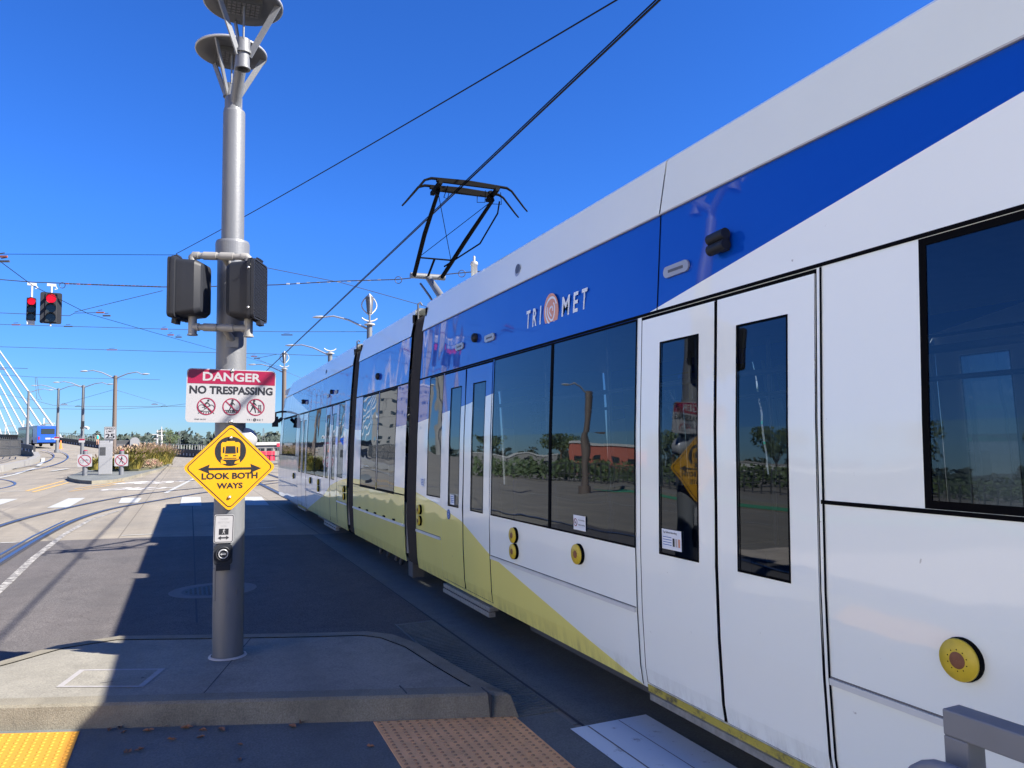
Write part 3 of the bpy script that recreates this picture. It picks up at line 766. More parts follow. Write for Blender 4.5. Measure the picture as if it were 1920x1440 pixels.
        # slots, cameras
        for (yy, zz) in ((3.46, 2.71), (6.32, 2.70), (7.15, 2.72)):
            p = MB(); y2 = my(yy, end); R4 = Matrix.Translation((sx(zz, side, .004), y2, zz)) @ Matrix.Rotation(side*(math.pi/2+.0), 4, 'Y')
            out = [( .034*math.cos(a_)*1.0, (.085 if math.sin(a_) > 0 else -.085)+.034*math.sin(a_)) for a_ in [k_*math.pi/8 for k_ in range(16)]]
            p.prism(out, 0, .012, 0, 0, R4); p.prism([(-.008, -.07), (.008, -.07), (.008, .07), (-.008, .07)], .012, .0135, 1, 1, R4)
            p.build('indicator_slot', ['alulight', 'galv_dark'], TR, TOFF)
        y2 = my(3.04, end)
        p = MB(); x0 = sx(2.76, side); dy = 1 if end == 0 else -1
        for zz in (2.79, 2.735): p.tube([(x0+side*.045, y2-.05*dy, zz), (x0+side*.045, y2+.08*dy, zz-.006)], .03, 14)
        p.bar((x0, y2, 2.76), (x0+side*.03, y2, 2.76), .05, .1)
        p.build('camera_housing', 'blackpl', TR, TOFF)
        y2 = my(6.7, end); p = MB(); p.lathe([(.045, 0), (.045, .03), (.03, .045), (.0005, .05)], 16, 0, Matrix.Translation((sx(2.75, side), y2, 2.75)) @ Matrix.Rotation(side*math.pi/2, 4, 'Y')); p.build('camera_housing', 'blackpl', TR, TOFF)
        p = MB(); R4 = Matrix.Translation((sx(3.22, side, .01), my(5.78, end), 3.215)) @ Matrix.Rotation(side*(math.pi/2-.1), 4, 'Y')
        p.disc((0, 0), .055, .004, 0, 20, R4, 1.0); p.disc((.012, 0.0), .042, .006, 1, 20, R4, 1.0); p.build('roof_vent', ['alulight', 'galv_dark'], TR, TOFF)
    # undercarriage
    for yy, ln in ((-.2, 1.9), (4.9, 2.2)):
        u = MB(); y2 = my(yy, end); u.box(TXC-1.05, TXC+1.05, y2-ln/2, y2+ln/2, .12, .36)
        for s_ in (-1, 1):
            for dy in (-.6, .6): u.lathe([(.0, -.06), (.27, -.06), (.3, .02), (.27, .06), (0, .06)], 24, 0, Matrix.Translation((TXC+s_*.72, y2+dy, .30)) @ Matrix.Rotation(math.pi/2, 4, 'Y'))
        u.build('bogie', 'galv_dark', TR, TOFF)
# middle module
ML, MH = 9.05, 12.15
WM = [(9.55, 10.55, 1.10, 2.485), (10.58, 11.65, 1.10, 2.485)]
for side in (-1, 1):
    body = MB(); shr = MB()
    skin(body, ML, MH, .30, 3.08, WM, side, 0)
    P = [(sx(3.085, side, .012), 3.085), (sx(3.42, side, .0), 3.42), (sx(3.45, side, -.03), 3.45), (sx(3.45, side, -.22), 3.45), (sx(3.36, side, -.26), 3.36)]
    for (xa, za), (xb, zb) in zip(P[:-1], P[1:]): shr.add([(xa, ML, za), (xa, MH, za), (xb, MH, zb), (xb, ML, zb)], [(0, 1, 2, 3)])
    body.build('body', 'livery', TR, TOFF); shr.build('roof_shroud', 'shroud', TR, TOFF)
    for h in WM:
        gq = MB(); skin(gq, *h, [], side, 0, -.002); w_ = gq.build('window', 'glass', TR, TOFF)
        fq = MB(); e = .022
        for (a, b, c_, d_) in ((h[0], h[0]+e, h[2], h[3]), (h[1]-e, h[1], h[2], h[3]), (h[0]+e, h[1]-e, h[2], h[2]+e), (h[0]+e, h[1]-e, h[3]-e, h[3])): strip(fq, a, b, c_, d_, side, 0, .001)
        fq.build('window_frame', 'black', w_, (0, 0, 0)).location = (-TXC, -TY0, 0)
    tq = MB(); strip(tq, ML, MH, 2.487, 2.505, side, 0, .003); strip(tq, ML, 9.55, 1.10, 1.115, side, 0, .003); strip(tq, 11.65, MH, 1.10, 1.115, side, 0, .003); strip(tq, 9.55, 11.65, 1.088, 1.0995, side, 0, .003)
    tq.build('trim', 'black', TR, TOFF)
    lq = MB(); lq.bar((sx(.735, side, .004), ML, .735), (sx(.735, side, .004), MH, .735), .016, .028)
    for k_ in range(5): lq.bar((sx(.765, side, .004), 9.5+k_*.52, .765), (sx(.765, side, .004), 9.6+k_*.52, .765), .02, .02, 1)
    lq.build('waist_lip', [simple('lip_paint', (.6, .62, .6), .4), 'black'], TR, TOFF)
    p = MB(); p.lathe([(.05, 0), (.05, .03), (.03, .045), (.0005, .05)], 16, 0, Matrix.Translation((sx(2.72, side), 10.7, 2.72)) @ Matrix.Rotation(side*math.pi/2, 4, 'Y')); p.build('camera_housing', 'blackpl', TR, TOFF)

q = MB(); q.box(TXC-1.27, TXC+1.27, ML, MH, .34, .4, 1); q.box(TXC-1.2, TXC+1.2, ML, MH, 2.62, 2.68); q.box(TXC-1.17, TXC+1.17, ML, MH, 3.2, 3.34)
for yy in (ML+.02, MH-.02):
    q.box(TXC-1.2, TXC-.75, yy-.02, yy+.02, .4, 2.62); q.box(TXC+.75, TXC+1.2, yy-.02, yy+.02, .4, 2.62); q.box(TXC-1.2, TXC+1.2, yy-.02, yy+.02, 2.68, 3.36, 2)
for s_ in (-1, 1): q.box(*sorted((TXC+s_*1.24, TXC+s_*1.30)), ML, MH, .4, 1.0)
q.build('interior', ['inner', 'floor', 'black'], TR, TOFF)
u = MB(); u.box(TXC-1.0, TXC+1.0, 9.4, 11.8, .14, .34)
for s_ in (-1, 1):
    for yy in (9.9, 11.3): u.lathe([(.0, -.06), (.27, -.06), (.3, .02), (.27, .06), (0, .06)], 24, 0, Matrix.Translation((TXC+s_*.72, yy, .30)) @ Matrix.Rotation(math.pi/2, 4, 'Y'))
    for yy in (9.3, 9.75, 10.0, 10.45, 10.9): u.tube([(TXC+s_*1.15, yy, .36), (TXC+s_*1.16, yy+.05, .2), (TXC+s_*1.15, yy+.12, .14+.05*random.random())], .03, 8)
    u.box(*sorted((TXC+s_*1.05, TXC+s_*1.2)), 9.15, 9.35, .08, .34)
u.build('bogie', 'galv_dark', TR, TOFF)
# bellows
M['bellow'] = simple('bellows_rubber', (.02, .02, .022), .7, 0, .2, 20)
for (a, b) in ((YM, ML), (MH, 2*TY0-YM)):
    p = MB(); nf = 7
    for k_ in range(nf*2):
        ya = a+(b-a)*k_/(nf*2); yb_ = a+(b-a)*(k_+1)/(nf*2); ia = .03 if k_ % 2 == 0 else .075; ib = .075 if k_ % 2 == 0 else .03
        def loop_(y_, i_):
            L_ = [(TXC-(HW-inset(z)-i_), y_, z) for z in (.3, .75, 1.1, 2.5, 3.08, 3.3)]+[(TXC-.95, y_, 3.42-i_*.5)]
            return L_+[(2*TXC-x_, yy_, zz_) for x_, yy_, zz_ in L_[::-1]]
        A = loop_(ya, ia); B = loop_(yb_, ib); n_ = len(A)
        p.add(A+B, [(i, (i+1), n_+i+1, n_+i) for i in range(n_-1)])
    p.build('bellows', 'bellow', TR, TOFF)
# small posts with a hook on the shroud ends
for yy in (ML+.03, 12.75+.03):
    p = MB(); x_ = sx(3.45, -1, -.02); p.tube([(x_, yy-.05, 3.3), (x_, yy-.05, 3.5), (x_+.03, yy-.05, 3.52), (x_+.05, yy-.05, 3.49)], .012, 8); p.build('gutter_hook', 'galv_dark', TR, TOFF)
# roof antenna
p = MB(); p.lathe([(.038, 3.3), (.038, 3.84), (.045, 3.84), (.045, 3.87), (.038, 3.88), (.012, 3.89), (.014, 3.91), (.012, 3.95), (.0005, 3.955)], 16, 0, None, (3.1, 8.18, 0)); p.build('roof_antenna', 'alulight', TR, TOFF)
# mirror / camera arm at the front corner
for s_ in (-1,):
    p = MB(); x_ = sx(2.3, s_); q_ = Vector((x_, 22.6, 2.2)); c_ = at(516, 788, 20.6); e_ = at(527, 772, 20.7)
    p.tube([e_+Vector((.15, 0, 0)), e_, at(517, 774, 20.6), c_], .03, 8); p.prism([(-.09, -.06), (.07, -.06), (.09, .06), (-.07, .06)], -.15, .13, 0, None, Matrix.Translation(c_-Vector((0, 0, .03))))
    p.tube([at(528, 785, 20.7), at(522, 790, 20.6)], .05, 8)
    p.build('mirror', 'blackpl', TR, TOFF, .02)
# door-side handles / stickers on the near side
def side_mark(name, y_, z_, fn, mats, parent=None, out=.004):
    p = MB(); R4 = Matrix.Translation((sx(z_, -1, out), y_, z_)) @ Matrix(((0, 0, -1, 0), (-1, 0, 0, 0), (0, 1, 0, 0), (0, 0, 0, 1)))
    fn(p, R4); return p.build(name, mats, TR, TOFF)
def logo(p, R4):
    sh = .22
    def T_(b_, x_, w_): p.text(b_, x_, -.07, .145, w_, 0, 0, Rs, .02)
    Rs = R4 @ Matrix(((1, .16, 0, 0), (0, 1, 0, 0), (0, 0, 1, 0), (0, 0, 0, 1)))
    for ch, x_, w_ in (('T', -.50, .075), ('R', -.375, .075), ('I', -.27, .02), ('M', .16, .12), ('E', .315, .07), ('T', .44, .08)): T_(ch, x_, w_)
    p.disc((-.08, .0), .125, .0006, 1, 40, R4, 1.12)
    for r_, a0, a1, w_ in ((.095, .4, 5.4, .018), (.062, 2.4, 7.2, .016), (.03, 0, 5.2, .014)):
        pts = [(-.08+(r_+.012*math.sin(a_*1.0))*math.cos(a_), 1.1*(r_+.012*math.cos(a_))*math.sin(a_)) for a_ in [a0+(a1-a0)*i/24 for i in range(25)]]
        for a_, b_ in zip(pts[:-1], pts[1:]): p.line(a_, b_, w_, .0012, 0, R4)
side_mark('logo', 4.985, 2.735, logo, ['pale', 'orangelogo'], out=.006)
def nosmoke(p, R4):
    p.prism([(-.085, -.05), (.085, -.05), (.085, .05), (-.085, .05)], 0, .001, 0, None, R4); p.ring((-.055, 0), .021, .027, .0018, 1, 20, R4); p.line((-.07, .017), (-.04, -.017), .005, .002, 1, R4); p.line((-.07, 0), (-.045, 0), .005, .0019, 2, R4)
    p.text('No smoking', .03, .012, .014, .085, .0018, 2, R4, .01); p.text('eating or drinking', .03, -.02, .014, .09, .0018, 2, R4, .01)
side_mark('sticker', 4.55, 1.185, nosmoke, ['sticker', 'red', 'signblack'])
def tap(p, R4):
    p.prism([(-.09, -.055), (.09, -.055), (.09, .055), (-.09, .055)], 0, .001, 0, None, R4); p.text('Tap Before Boarding', -.015, .03, .014, .13, .0018, 1, R4, .015)
    for k_ in range(4): p.line((-.08, .012-k_*.014), (.0, .012-k_*.014), .004, .0018, 2, R4)
    for x_, m_ in ((.02, 1), (.045, 3), (.07, 4)): p.flat([(x_-.009, -.035), (x_+.009, -.035), (x_+.009, .01), (x_-.009, .01)], .0018, m_, R4)
side_mark('sticker', 3.49, 1.19, tap, ['sticker', 'signblack', 'stickblue', 'whitemetal', 'orangelogo'])
def access(p, R4):
    p.disc((0, 0), .05, 0, 0, 28, R4, 1); p.ring((-.004, -.012), .017, .022, .001, 1, 18, R4); p.disc((-.003, .03), .007, .001, 1, 10, R4); p.line((-.003, .022), (0, 0), .006, .0012, 1, R4); p.line((0, 0), (.018, 0), .006, .0013, 1, R4); p.line((.018, 0), (.026, -.02), .006, .0014, 1, R4)
side_mark('sticker', 7.33, 1.015, access, ['stickblue', 'sticker'], out=.0075)
def bl(p, R4):
    p.prism([(-.06, -.05), (.06, -.05), (.06, .05), (-.06, .05)], 0, .001, 0, None, R4)
    for k_ in range(4): p.line((-.045, .03-k_*.018), (.045, .03-k_*.018), .006, .0018, 1, R4)
side_mark('sticker', 8.28, 1.3, bl, ['sticker', 'stickblue'])
side_mark('sticker', 7.22, 1.17, bl, ['sticker', 'stickblue'])
# pantograph
pg = thing('tmp', None, None, (0, 0, 0)); bpy.data.objects.remove(pg)
PX = 3.8
pm = MB(); kn = Vector((PX, 12.28, 4.62)); hd = Vector((PX, 10.3, 5.52))
pm.tube([(PX-.32, 12.28, 4.62), (PX+.3, 12.28, 4.62)], .05, 12)
fr_ = pm.build('pantograph', 'galv', TR, TOFF)
pm = MB(); pm.tube([(PX, 12.28, 4.6), (PX, 10.6, 3.5)], [.055, .075], 14); pm.tube([(PX-.12, 12.35, 4.5), (PX-.1, 11.9, 4.2), (PX-.1, 10.9, 3.5)], .02, 8); pm.box(PX-.5, PX+.5, 10.1, 11.4, 3.36, 3.5)
pm.build('lower_arm', 'galv', fr_, TOFF)
pm = MB()
pm.tube([(PX-.26, 12.25, 4.62), (PX-.36, 11.3, 5.07), (PX-.42, 10.38, 5.48)], [.036, .036, .028], 10); pm.tube([(PX+.24, 12.25, 4.62), (PX+.36, 11.3, 5.07), (PX+.45, 10.38, 5.44)], [.036, .036, .028], 10)
pm.tube([(PX+.2, 12.0, 4.75), (PX+.55, 11.2, 4.98), (PX+.6, 10.55, 5.3), (PX+.55, 10.35, 5.42)], .013, 8)
pm.tube([(PX-.3, 11.85, 4.83), (PX+.27, 11.85, 4.83)], .014, 8); pm.tube([(PX-.02, 11.85, 4.83), (PX-.02, 12.25, 4.6)], .02, 8)
pm.tube([(PX-.3, 11.85, 4.83), (PX+.44, 10.4, 5.43)], .006, 6); pm.tube([(PX+.27, 11.85, 4.83), (PX-.41, 10.42, 5.46)], .006, 6)
pm.build('upper_arm', 'black', fr_, TOFF)
pm = MB()
for yy, ov in ((10.22, 0), (10.55, .0)):
    pts = [(PX-.93, yy, 5.25), (PX-.87, yy, 5.32), (PX-.68, yy, 5.56), (PX-.58, yy, 5.60), (PX, yy, 5.62), (PX+.62, yy, 5.60), (PX+.70, yy, 5.56), (PX+.90, yy, 5.33), (PX+.96, yy, 5.27)]
    pm.tube(pts, [.012, .014, .018, .022, .024, .022, .018, .014, .012], 8); pm.bar((PX-.5, yy, 5.585), (PX+.5, yy, 5.585), .05, .05)
for x_ in (-.45, .45): pm.bar((PX+x_, 10.18, 5.55), (PX+x_, 10.6, 5.5), .06, .05); pm.bar((PX+x_, 10.38, 5.42), (PX+x_*.9, 10.38, 5.58), .05, .05)
pm.bar((PX-.45, 10.38, 5.5), (PX+.45, 10.38, 5.5), .05, .045)
for x_ in (-.3, .3, .55): pm.tube([(PX+x_, 10.3, 5.55), (PX+x_*1.1, 10.4, 5.4), (PX+x_*.8, 10.5, 5.42), (PX+x_*.75, 10.45, 5.52)], .006, 6)
pm.build('contact_head', 'black', fr_, TOFF)

# ------------------------------------------------------------------ main pole with twin lamps
PXc, PYc = .312, 6.25
pole = thing('street_lamp', 'thick grey steel pole on the kerb island carrying signs and two dish lamps', 'street lamp', (PXc, PYc, .15))
PO = (PXc, PYc, .15)
def pbuild(mb, name, m, par=None, bevel=0): return mb.build(name, m, par or pole, PO, bevel)
q = MB(); q.lathe([(.14, .147), (.135, .156), (.12, .158)], 40, 0, None, (PXc, PYc, 0)); pbuild(q, 'base_grout', simple('pale_grout', (.4, .38, .36), .8))
q = MB(); q.lathe([(.113, .15), (.113, 3.28)], 48, 0, None, (PXc, PYc, 0)); q.lathe([(.112, 3.245), (.128, 3.25), (.129, 3.35), (.122, 3.37), (.085, 3.374)], 48, 0, None, (PXc, PYc, 0), False); q.lathe([(.086, 3.37), (.084, 4.43)], 40, 0, None, (PXc, PYc, 0)); q.lathe([(.084, 4.43), (.08, 4.445), (.05, 4.447)], 40, 0, None, (PXc, PYc, 0), False)
M['polesteel'] = simple('weathered_pole_steel', (.13, .137, .148), .48, .15, .3, 9, bump=.12, stretch=(1, 1, .14))
pbuild(q, 'pole', 'polesteel')
hp = MB()
def arc(z, a0, a1, r=.1135, n=6): return [(PXc+r*math.sin(a0+(a1-a0)*i/n), PYc-r*math.cos(a0+(a1-a0)*i/n), z) for i in range(n+1)]
A = arc(.58, -1.45, -1.0); B = arc(.82, -1.45, -1.0)
hp.tube([A[-1], B[-1]], .0025, 5); hp.tube(A, .0025, 5); hp.tube(B, .0025, 5)
pbuild(hp, 'hand_hole_cover', 'galv_dark')
q = MB(); q.tube([arc(.62, .5, .6)[0], arc(.66, .5, .6)[0]], .004, 6)
for k_ in range(6): a_ = -.1+.05*k_; q.tube([arc(.56+.01*k_, a_, a_+.1, .1132)[0], arc(.62-.013*k_, a_, a_-.1, .1132)[-1]], .0009, 4)
pbuild(q, 'scratches', 'galv_dark')
q = MB(); q.tube([(PXc, PYc, 4.4), (PXc, PYc+.03, 4.55), (PXc-.005, PYc+.3, 4.68), (PXc-.005, PYc+.35, 4.78)], .045, 14); q.tube([(PXc, PYc, 4.4), (PXc+.01, PYc-.04, 4.55), (PXc+.03, PYc-.38, 4.72), (PXc+.03, PYc-.42, 4.82)], .045, 14); q.lathe([(.06, 4.40), (.06, 4.56), (.045, 4.57)], 20, 0, None, (PXc, PYc, 0))
pbuild(q, 'fork', 'galv')
for (cx_, cy_, cz_, a0) in ((PXc-.01, PYc+.36, 5.12, .5), (PXc+.035, PYc-.43, 5.12, .15)):
    q = MB(); q.lathe([(.0005, cz_+.06), (.1, cz_+.052), (.24, cz_+.02), (.278, cz_), (.285, cz_-.008), (.28, cz_-.018), (.2, cz_-.008), (.0005, cz_-.006)], 48, 0, None, (cx_, cy_, 0)); q.lathe([(.279, cz_-.012), (.291, cz_-.012), (.291, cz_+.004), (.279, cz_+.008)], 48, 1, None, (cx_, cy_, 0))
    hdp = pbuild(q, 'lamp_dish', [simple('dish_grey', (.075, .078, .085), .5, .2), M['alulight']])
    q = MB(); q.box(cx_-.13, cx_+.13, cy_-.11, cy_+.11, cz_-.045, cz_-.01)
    for i in range(7):
        for j in range(5): q.box(cx_-.115+i*.034, cx_-.091+i*.034, cy_-.09+j*.038, cy_-.065+j*.038, cz_-.05, cz_-.045, 1)
    q.build('led_panel', ['cabdark', 'galv_dark'], hdp, PO)
    q = MB()
    q.lathe([(.042, cz_-.52), (.056, cz_-.52), (.056, cz_-.505), (.05, cz_-.505), (.05, cz_-.40), (.064, cz_-.40), (.064, cz_-.38), (.054, cz_-.38), (.054, cz_-.29), (.0005, cz_-.28)], 32, 0, None, (cx_, cy_, 0), False)
    q.tube([(cx_, cy_-.05, cz_-.3), (cx_, cy_-.05, cz_-.02)], .008, 6)
    for k_ in range(3):
        a_ = a0+k_*2*math.pi/3-.5; b0 = Vector((cx_+.045*math.cos(a_), cy_+.045*math.sin(a_), cz_-.42)); b1 = Vector((cx_+.262*math.cos(a_), cy_+.262*math.sin(a_), cz_-.01))
        q.bar(b0, b1, .012, .045, 0, (0, 0, 1))
    pbuild(q, 'lamp_bracket', 'galv')
# ------------------------------------------------------------------ pedestrian signals
AX = math.radians(113)           # compass bearing of the right head; left head faces the opposite way
ux = Vector((math.sin(AX), math.cos(AX), 0)); uy = Vector((-ux.y, ux.x, 0))
def rrect(hw, hh, r=.04, n=4):
    out = []
    for cx_, cz_, a0 in ((hw-r, hh-r, 0), (-hw+r, hh-r, math.pi/2), (-hw+r, -hh+r, math.pi), (hw-r, -hh+r, 1.5*math.pi)):
        for k_ in range(n+1): a_ = a0+k_*math.pi/2/n; out.append((cx_+r*math.cos(a_), cz_+r*math.sin(a_)))
    return out
def ped_signal(label, c, face):
    rz = math.atan2(face.y, face.x); o = thing('pedestrian_signal', label, 'pedestrian signal', c, rz, 'pedestrian signals on the pole'); o.scale = (.88, .88, .88)
    def lo(secs, mb, mi=0):
        for (xa, wa, ha, ra), (xb, wb, hb, rb_) in zip(secs[:-1], secs[1:]):
            A = [(xa, p[0], p[1]) for p in rrect(wa, ha, ra)]; B = [(xb, p[0], p[1]) for p in rrect(wb, hb, rb_)]; n_ = len(A)
            mb.add(A+B, [(i, (i+1) % n_, n_+(i+1) % n_, n_+i) for i in range(n_)], mi, True)
    q = MB(); lo([(-.15, .09, .19, .03), (-.142, .115, .212, .04), (-.10, .15, .235, .05), (.0, .158, .24, .04), (.052, .16, .242, .03), (.055, .178, .262, .04), (.07, .18, .265, .04), (.085, .18, .265, .04)], q)
    q.flat([p for p in rrect(.09, .19, .03)], 0, 0, Matrix(((0, 0, 1, -.15), (1, 0, 0, 0), (0, 1, 0, 0), (0, 0, 0, 1))))
    q.build('housing', 'blackpl', o)
    q = MB(); lo([(.086, .176, .258, .035), (.115, .176, .258, .035), (.115, .165, .247, .03), (.09, .165, .247, .03)], q)
    q.bar((.09, 0, -.28), (.13, 0, -.275), .09, .04); q.bar((.09, .02, .27), (.1, .02, .29), .09, .035)
    for z_ in (-.17, .17): q.lathe([(.012, 0), (.01, .012), (.0005, .014)], 8, 1, Matrix.Translation((.07, -.181, z_)) @ Matrix.Rotation(math.pi/2, 4, 'X'))
    q.build('door_frame', ['blackpl', 'bolt'], o)
    q = MB(); s_ = .026; W_, H_ = .158, .238
    k_ = -W_-H_
    while k_ < W_+H_:   # diagonal egg-crate slats, both ways
        for sg in (1, -1):
            # line y = k + sg*z
            pts = []
            z0 = -H_; z1 = H_
            ya, yb_ = k_+sg*z0, k_+sg*z1
            if sg > 0:
                if ya < -W_: z0 = -W_-k_; 
                if yb_ > W_: z1 = W_-k_
            else:
                if ya > W_: z0 = -(W_-k_)
                if yb_ < -W_: z1 = -(-W_-k_)
            if z1-z0 > .01: q.bar((.102, k_+sg*z0, z0), (.102, k_+sg*z1, z1), .026 if sg > 0 else .024, .0025, 0, (0, 1, -sg) if sg > 0 else (0, 1, 1))
        k_ += s_*1.15
    q.build('louvre', 'louvregrey', o)
    q = MB(); q.flat([(p[0], p[1]) for p in rrect(.165, .247, .03)], 0, 0, Matrix(((0, 0, 1, .0875), (1, 0, 0, 0), (0, 1, 0, 0), (0, 0, 0, 1)))); q.build('lens', 'darkglass', o)
    return o
cL = at(355, 543, 5.68); cR = at(464, 547, 5.68)
ped_signal('black pedestrian signal left of the pole, its back turned towards us', cL, -ux)
ped_signal('black pedestrian signal on the right of the pole showing its diamond louvre', cR, ux)
br = MB()
for (yt, sgn) in ((480, 1), (614, -1)):
    a = at(361, yt-1, 5.66); b = at(466, yt+2, 5.66); d_ = (b-a).normalized()
    br.tube([a, b], .024, 16)
    for f_ in (.32, .62): p_ = a+(b-a)*f_; br.tube([p_-d_*.05, p_+d_*.05], .031, 16)
    for e_, dd in ((a, 1), (b, -1)):
        br.tube([e_+d_*dd*.05, e_+d_*dd*.012, e_-Vector((0, 0, sgn*.012)), e_-Vector((0, 0, sgn*.05))], .03, 14)
        if sgn < 0: br.tube([e_+Vector((0, 0, .09)), e_-Vector((0, 0, .06))], .031, 14); br.tube([e_-Vector((0, 0, .055)), e_-Vector((0, 0, .065))], .038, 14)
        else: br.tube([e_, e_-Vector((0, 0, .12))], .026, 12)
    p_ = a+(b-a)*.56; br.tube([p_, Vector((PXc+.0, PYc-.1, p_.z-.07))], .026, 12); br.bar((PXc, PYc-.112, p_.z-.13), (PXc, PYc-.112, p_.z-.05), .09, .02, 0, (0, 1, 0))
br.build('signal_bracket', 'pipegrey', pole, PO)

# ------------------------------------------------------------------ signs on the pole
def upright(c, tilt=0.0, yaw=0.0):   # local x right, local y up, local z towards us (-Y)
    return Matrix.Translation(c) @ Matrix.Rotation(yaw, 4, 'Z') @ Matrix(((1, 0, 0, 0), (0, 0, -1, 0), (0, 1, 0, 0), (0, 0, 0, 1))) @ Matrix.Rotation(tilt, 4, 'Z')
def man(p, cx_, cy_, s, h, mi, R4, stride=1):
    p.disc((cx_+.05*s, cy_+.42*s), .085*s, h, mi, 14, R4)
    p.line((cx_+.03*s, cy_+.32*s), (cx_-.02*s, cy_+.0*s), .15*s, h, mi, R4)
    p.line((cx_+.0*s, cy_+.02*s), (cx_+.12*s, cy_-.2*s), .09*s, h*1.02, mi, R4); p.line((cx_+.11*s, cy_-.17*s), (cx_+.17*s, cy_-.45*s), .07*s, h*1.01, mi, R4)
    p.line((cx_-.03*s, cy_+.02*s), (cx_-.1*s, cy_-.2*s), .09*s, h*1.03, mi, R4); p.line((cx_-.09*s, cy_-.17*s), (cx_-.25*s, cy_-.42*s), .07*s, h*1.01, mi, R4)
    p.line((cx_+.07*s, cy_+.28*s), (cx_+.22*s, cy_+.08*s), .055*s, h*1.02, mi, R4); p.line((cx_-.02*s, cy_+.28*s), (cx_-.17*s, cy_+.06*s), .055*s, h*1.02, mi, R4)
SY = PYc-.135
# danger sign
c = Vector((.312, SY, 2.13)); o = thing('danger_sign', 'white and red rectangular warning sign reading DANGER NO TRESPASSING on the pole', 'sign', c)
R4 = upright((0, 0, 0), -.018)
q = MB(); q.prism(rrect(.322, .205, .03), -.004, 0, 0, 1, R4); q.build('plate', ['signwhite', 'signback'], o)
q = MB(); top_ = [p for p in rrect(.315, .198, .026)]
q.flat([(.315, .09), (.315, .17), (.308, .19), (.29, .198), (-.29, .198), (-.308, .19), (-.315, .17), (-.315, .09)], .0012, 0, R4)
q.build('header_panel', 'red', o)
q = MB(); q.text('DANGER', .0, .112, .068, .42, .0024, 0, R4, .03); q.build('header_lettering', 'signwhite', o)
q = MB(); q.text('NO TRESPASSING', 0, .012, .062, .60, .0014, 0, R4, .035); q.text('OR&E 166.233', -.22, -.185, .009, .08, .0014, 0, R4, .01)
for ch, x_ in (('T', .12), ('R', .135), ('I', .15), ('M', .195), ('E', .212), ('T', .23)): q.text(ch, x_, -.187, .013, .008 if ch != 'I' else .002, .0014, 0, R4, .01)
q.ring((.172, -.18), .007, .012, .0014, 0, 16, R4); q.disc((.172, -.18), .004, .0014, 0, 10, R4)
# pictograms: cyclist on rails, walker across rails, walker beside rails
X1, X2, X3, YC = -.178, 0.002, .178, -.082
for dx_ in (-.033, .033): q.ring((X1+dx_, YC-.012), .021, .025, .0016, 0, 24, R4)
q.disc((X1+.012, YC+.043), .008, .0016, 0, 12, R4); q.line((X1+.005, YC+.03), (X1-.018, YC+.006), .013, .0016, 0, R4); q.line((X1-.018, YC+.006), (X1+.006, YC-.004), .009, .0017, 0, R4); q.line((X1+.006, YC-.004), (X1-.004, YC-.02), .007, .0018, 0, R4); q.line((X1+.005, YC+.03), (X1+.024, YC+.012), .006, .0019, 0, R4); q.line((X1-.03, YC-.01), (X1+.03, YC+.004), .004, .002, 0, R4)
for k_ in range(7): q.line((X1-.045+k_*.015, YC-.042), (X1-.055+k_*.0183, YC-.056), .005, .0016, 0, R4)
q.line((X1-.048, YC-.04), (X1+.048, YC-.04), .003, .0017, 0, R4)
man(q, X2, YC+.005, .1, .0016, 0, R4)
for k_ in range(8): q.line((X2-.045+k_*.013, YC-.024), (X2-.05+k_*.0143, YC-.046), .005, .0018, 0, R4)
for y_ in (-.028, -.042): q.line((X2-.05, YC+y_), (X2+.05, YC+y_), .0035, .002, 0, R4)
man(q, X3-.018, YC+.004, .105, .0016, 0, R4)
for k_ in range(6): q.line((X3+.015, YC-.04+k_*.011), (X3+.042, YC-.04+k_*.011), .003, .0017, 0, R4)
q.line((X3+.018, YC-.045), (X3+.024, YC+.02), .003, .0018, 0, R4); q.line((X3+.042, YC-.045), (X3+.034, YC+.02), .003, .0018, 0, R4)
q.build('lettering', 'signblack', o)
q = MB()
for x_ in (X1, X2, X3): q.ring((x_, YC), .0585, .066, .0026, 0, 40, R4); q.line((x_-.044, YC+.043), (x_+.044, YC-.043), .007, .0027, 0, R4)
q.build('prohibition_rings', 'red', o)
q = MB()
for y_ in (.195, -.195): q.lathe([(.016, .001), (.015, .006), (.008, .012), (.0005, .014)], 12, 0, R4 @ Matrix.Translation((0, y_, 0)))
q.bar((0, .005, .2), (0, .07, .2), .06, .02); q.bar((0, .005, -.19), (0, .04, -.19), .05, .02)
q.build('bolts', 'bolt', o)
# yellow diamond
c = Vector((.307, SY-.004, 1.585)); o = thing('warning_sign', 'yellow diamond sign with a tram and double arrow reading LOOK BOTH WAYS', 'sign', c)
R4 = upright((0, 0, 0), -.01)
def rdia(d, r, n=5):
    R_ = Matrix.Rotation(math.pi/4, 2); a_ = d/math.sqrt(2); return [tuple(R_ @ Vector(p)) for p in rrect(a_, a_, r, n)]
q = MB(); q.prism(rdia(.335, .035), -.004, 0, 0, 1, R4); q.build('plate', ['signyellow', 'signback'], o)
q = MB(); A = rdia(.312, .03); B = rdia(.303, .026); n_ = len(A); q.add([R4 @ Vector((*p, .0012)) for p in A+B], [(i, (i+1) % n_, n_+(i+1) % n_, n_+i) for i in range(n_)])
q.disc((0, .123), .112, .0012, 0, 48, R4)
q.text('LOOK BOTH', 0, -.088, .048, .40, .0014, 0, R4, .035); q.text('WAYS', 0, -.16, .044, .185, .0014, 0, R4, .035)
q.line((-.17, -.01), (.17, -.01), .018, .0013, 0, R4)
for s_ in (-1, 1): q.flat([(s_*.225, -.01), (s_*.145, .025), (s_*.155, -.01), (s_*.145, -.045)], .0014, 0, R4)
q.build('lettering', 'signblack', o)
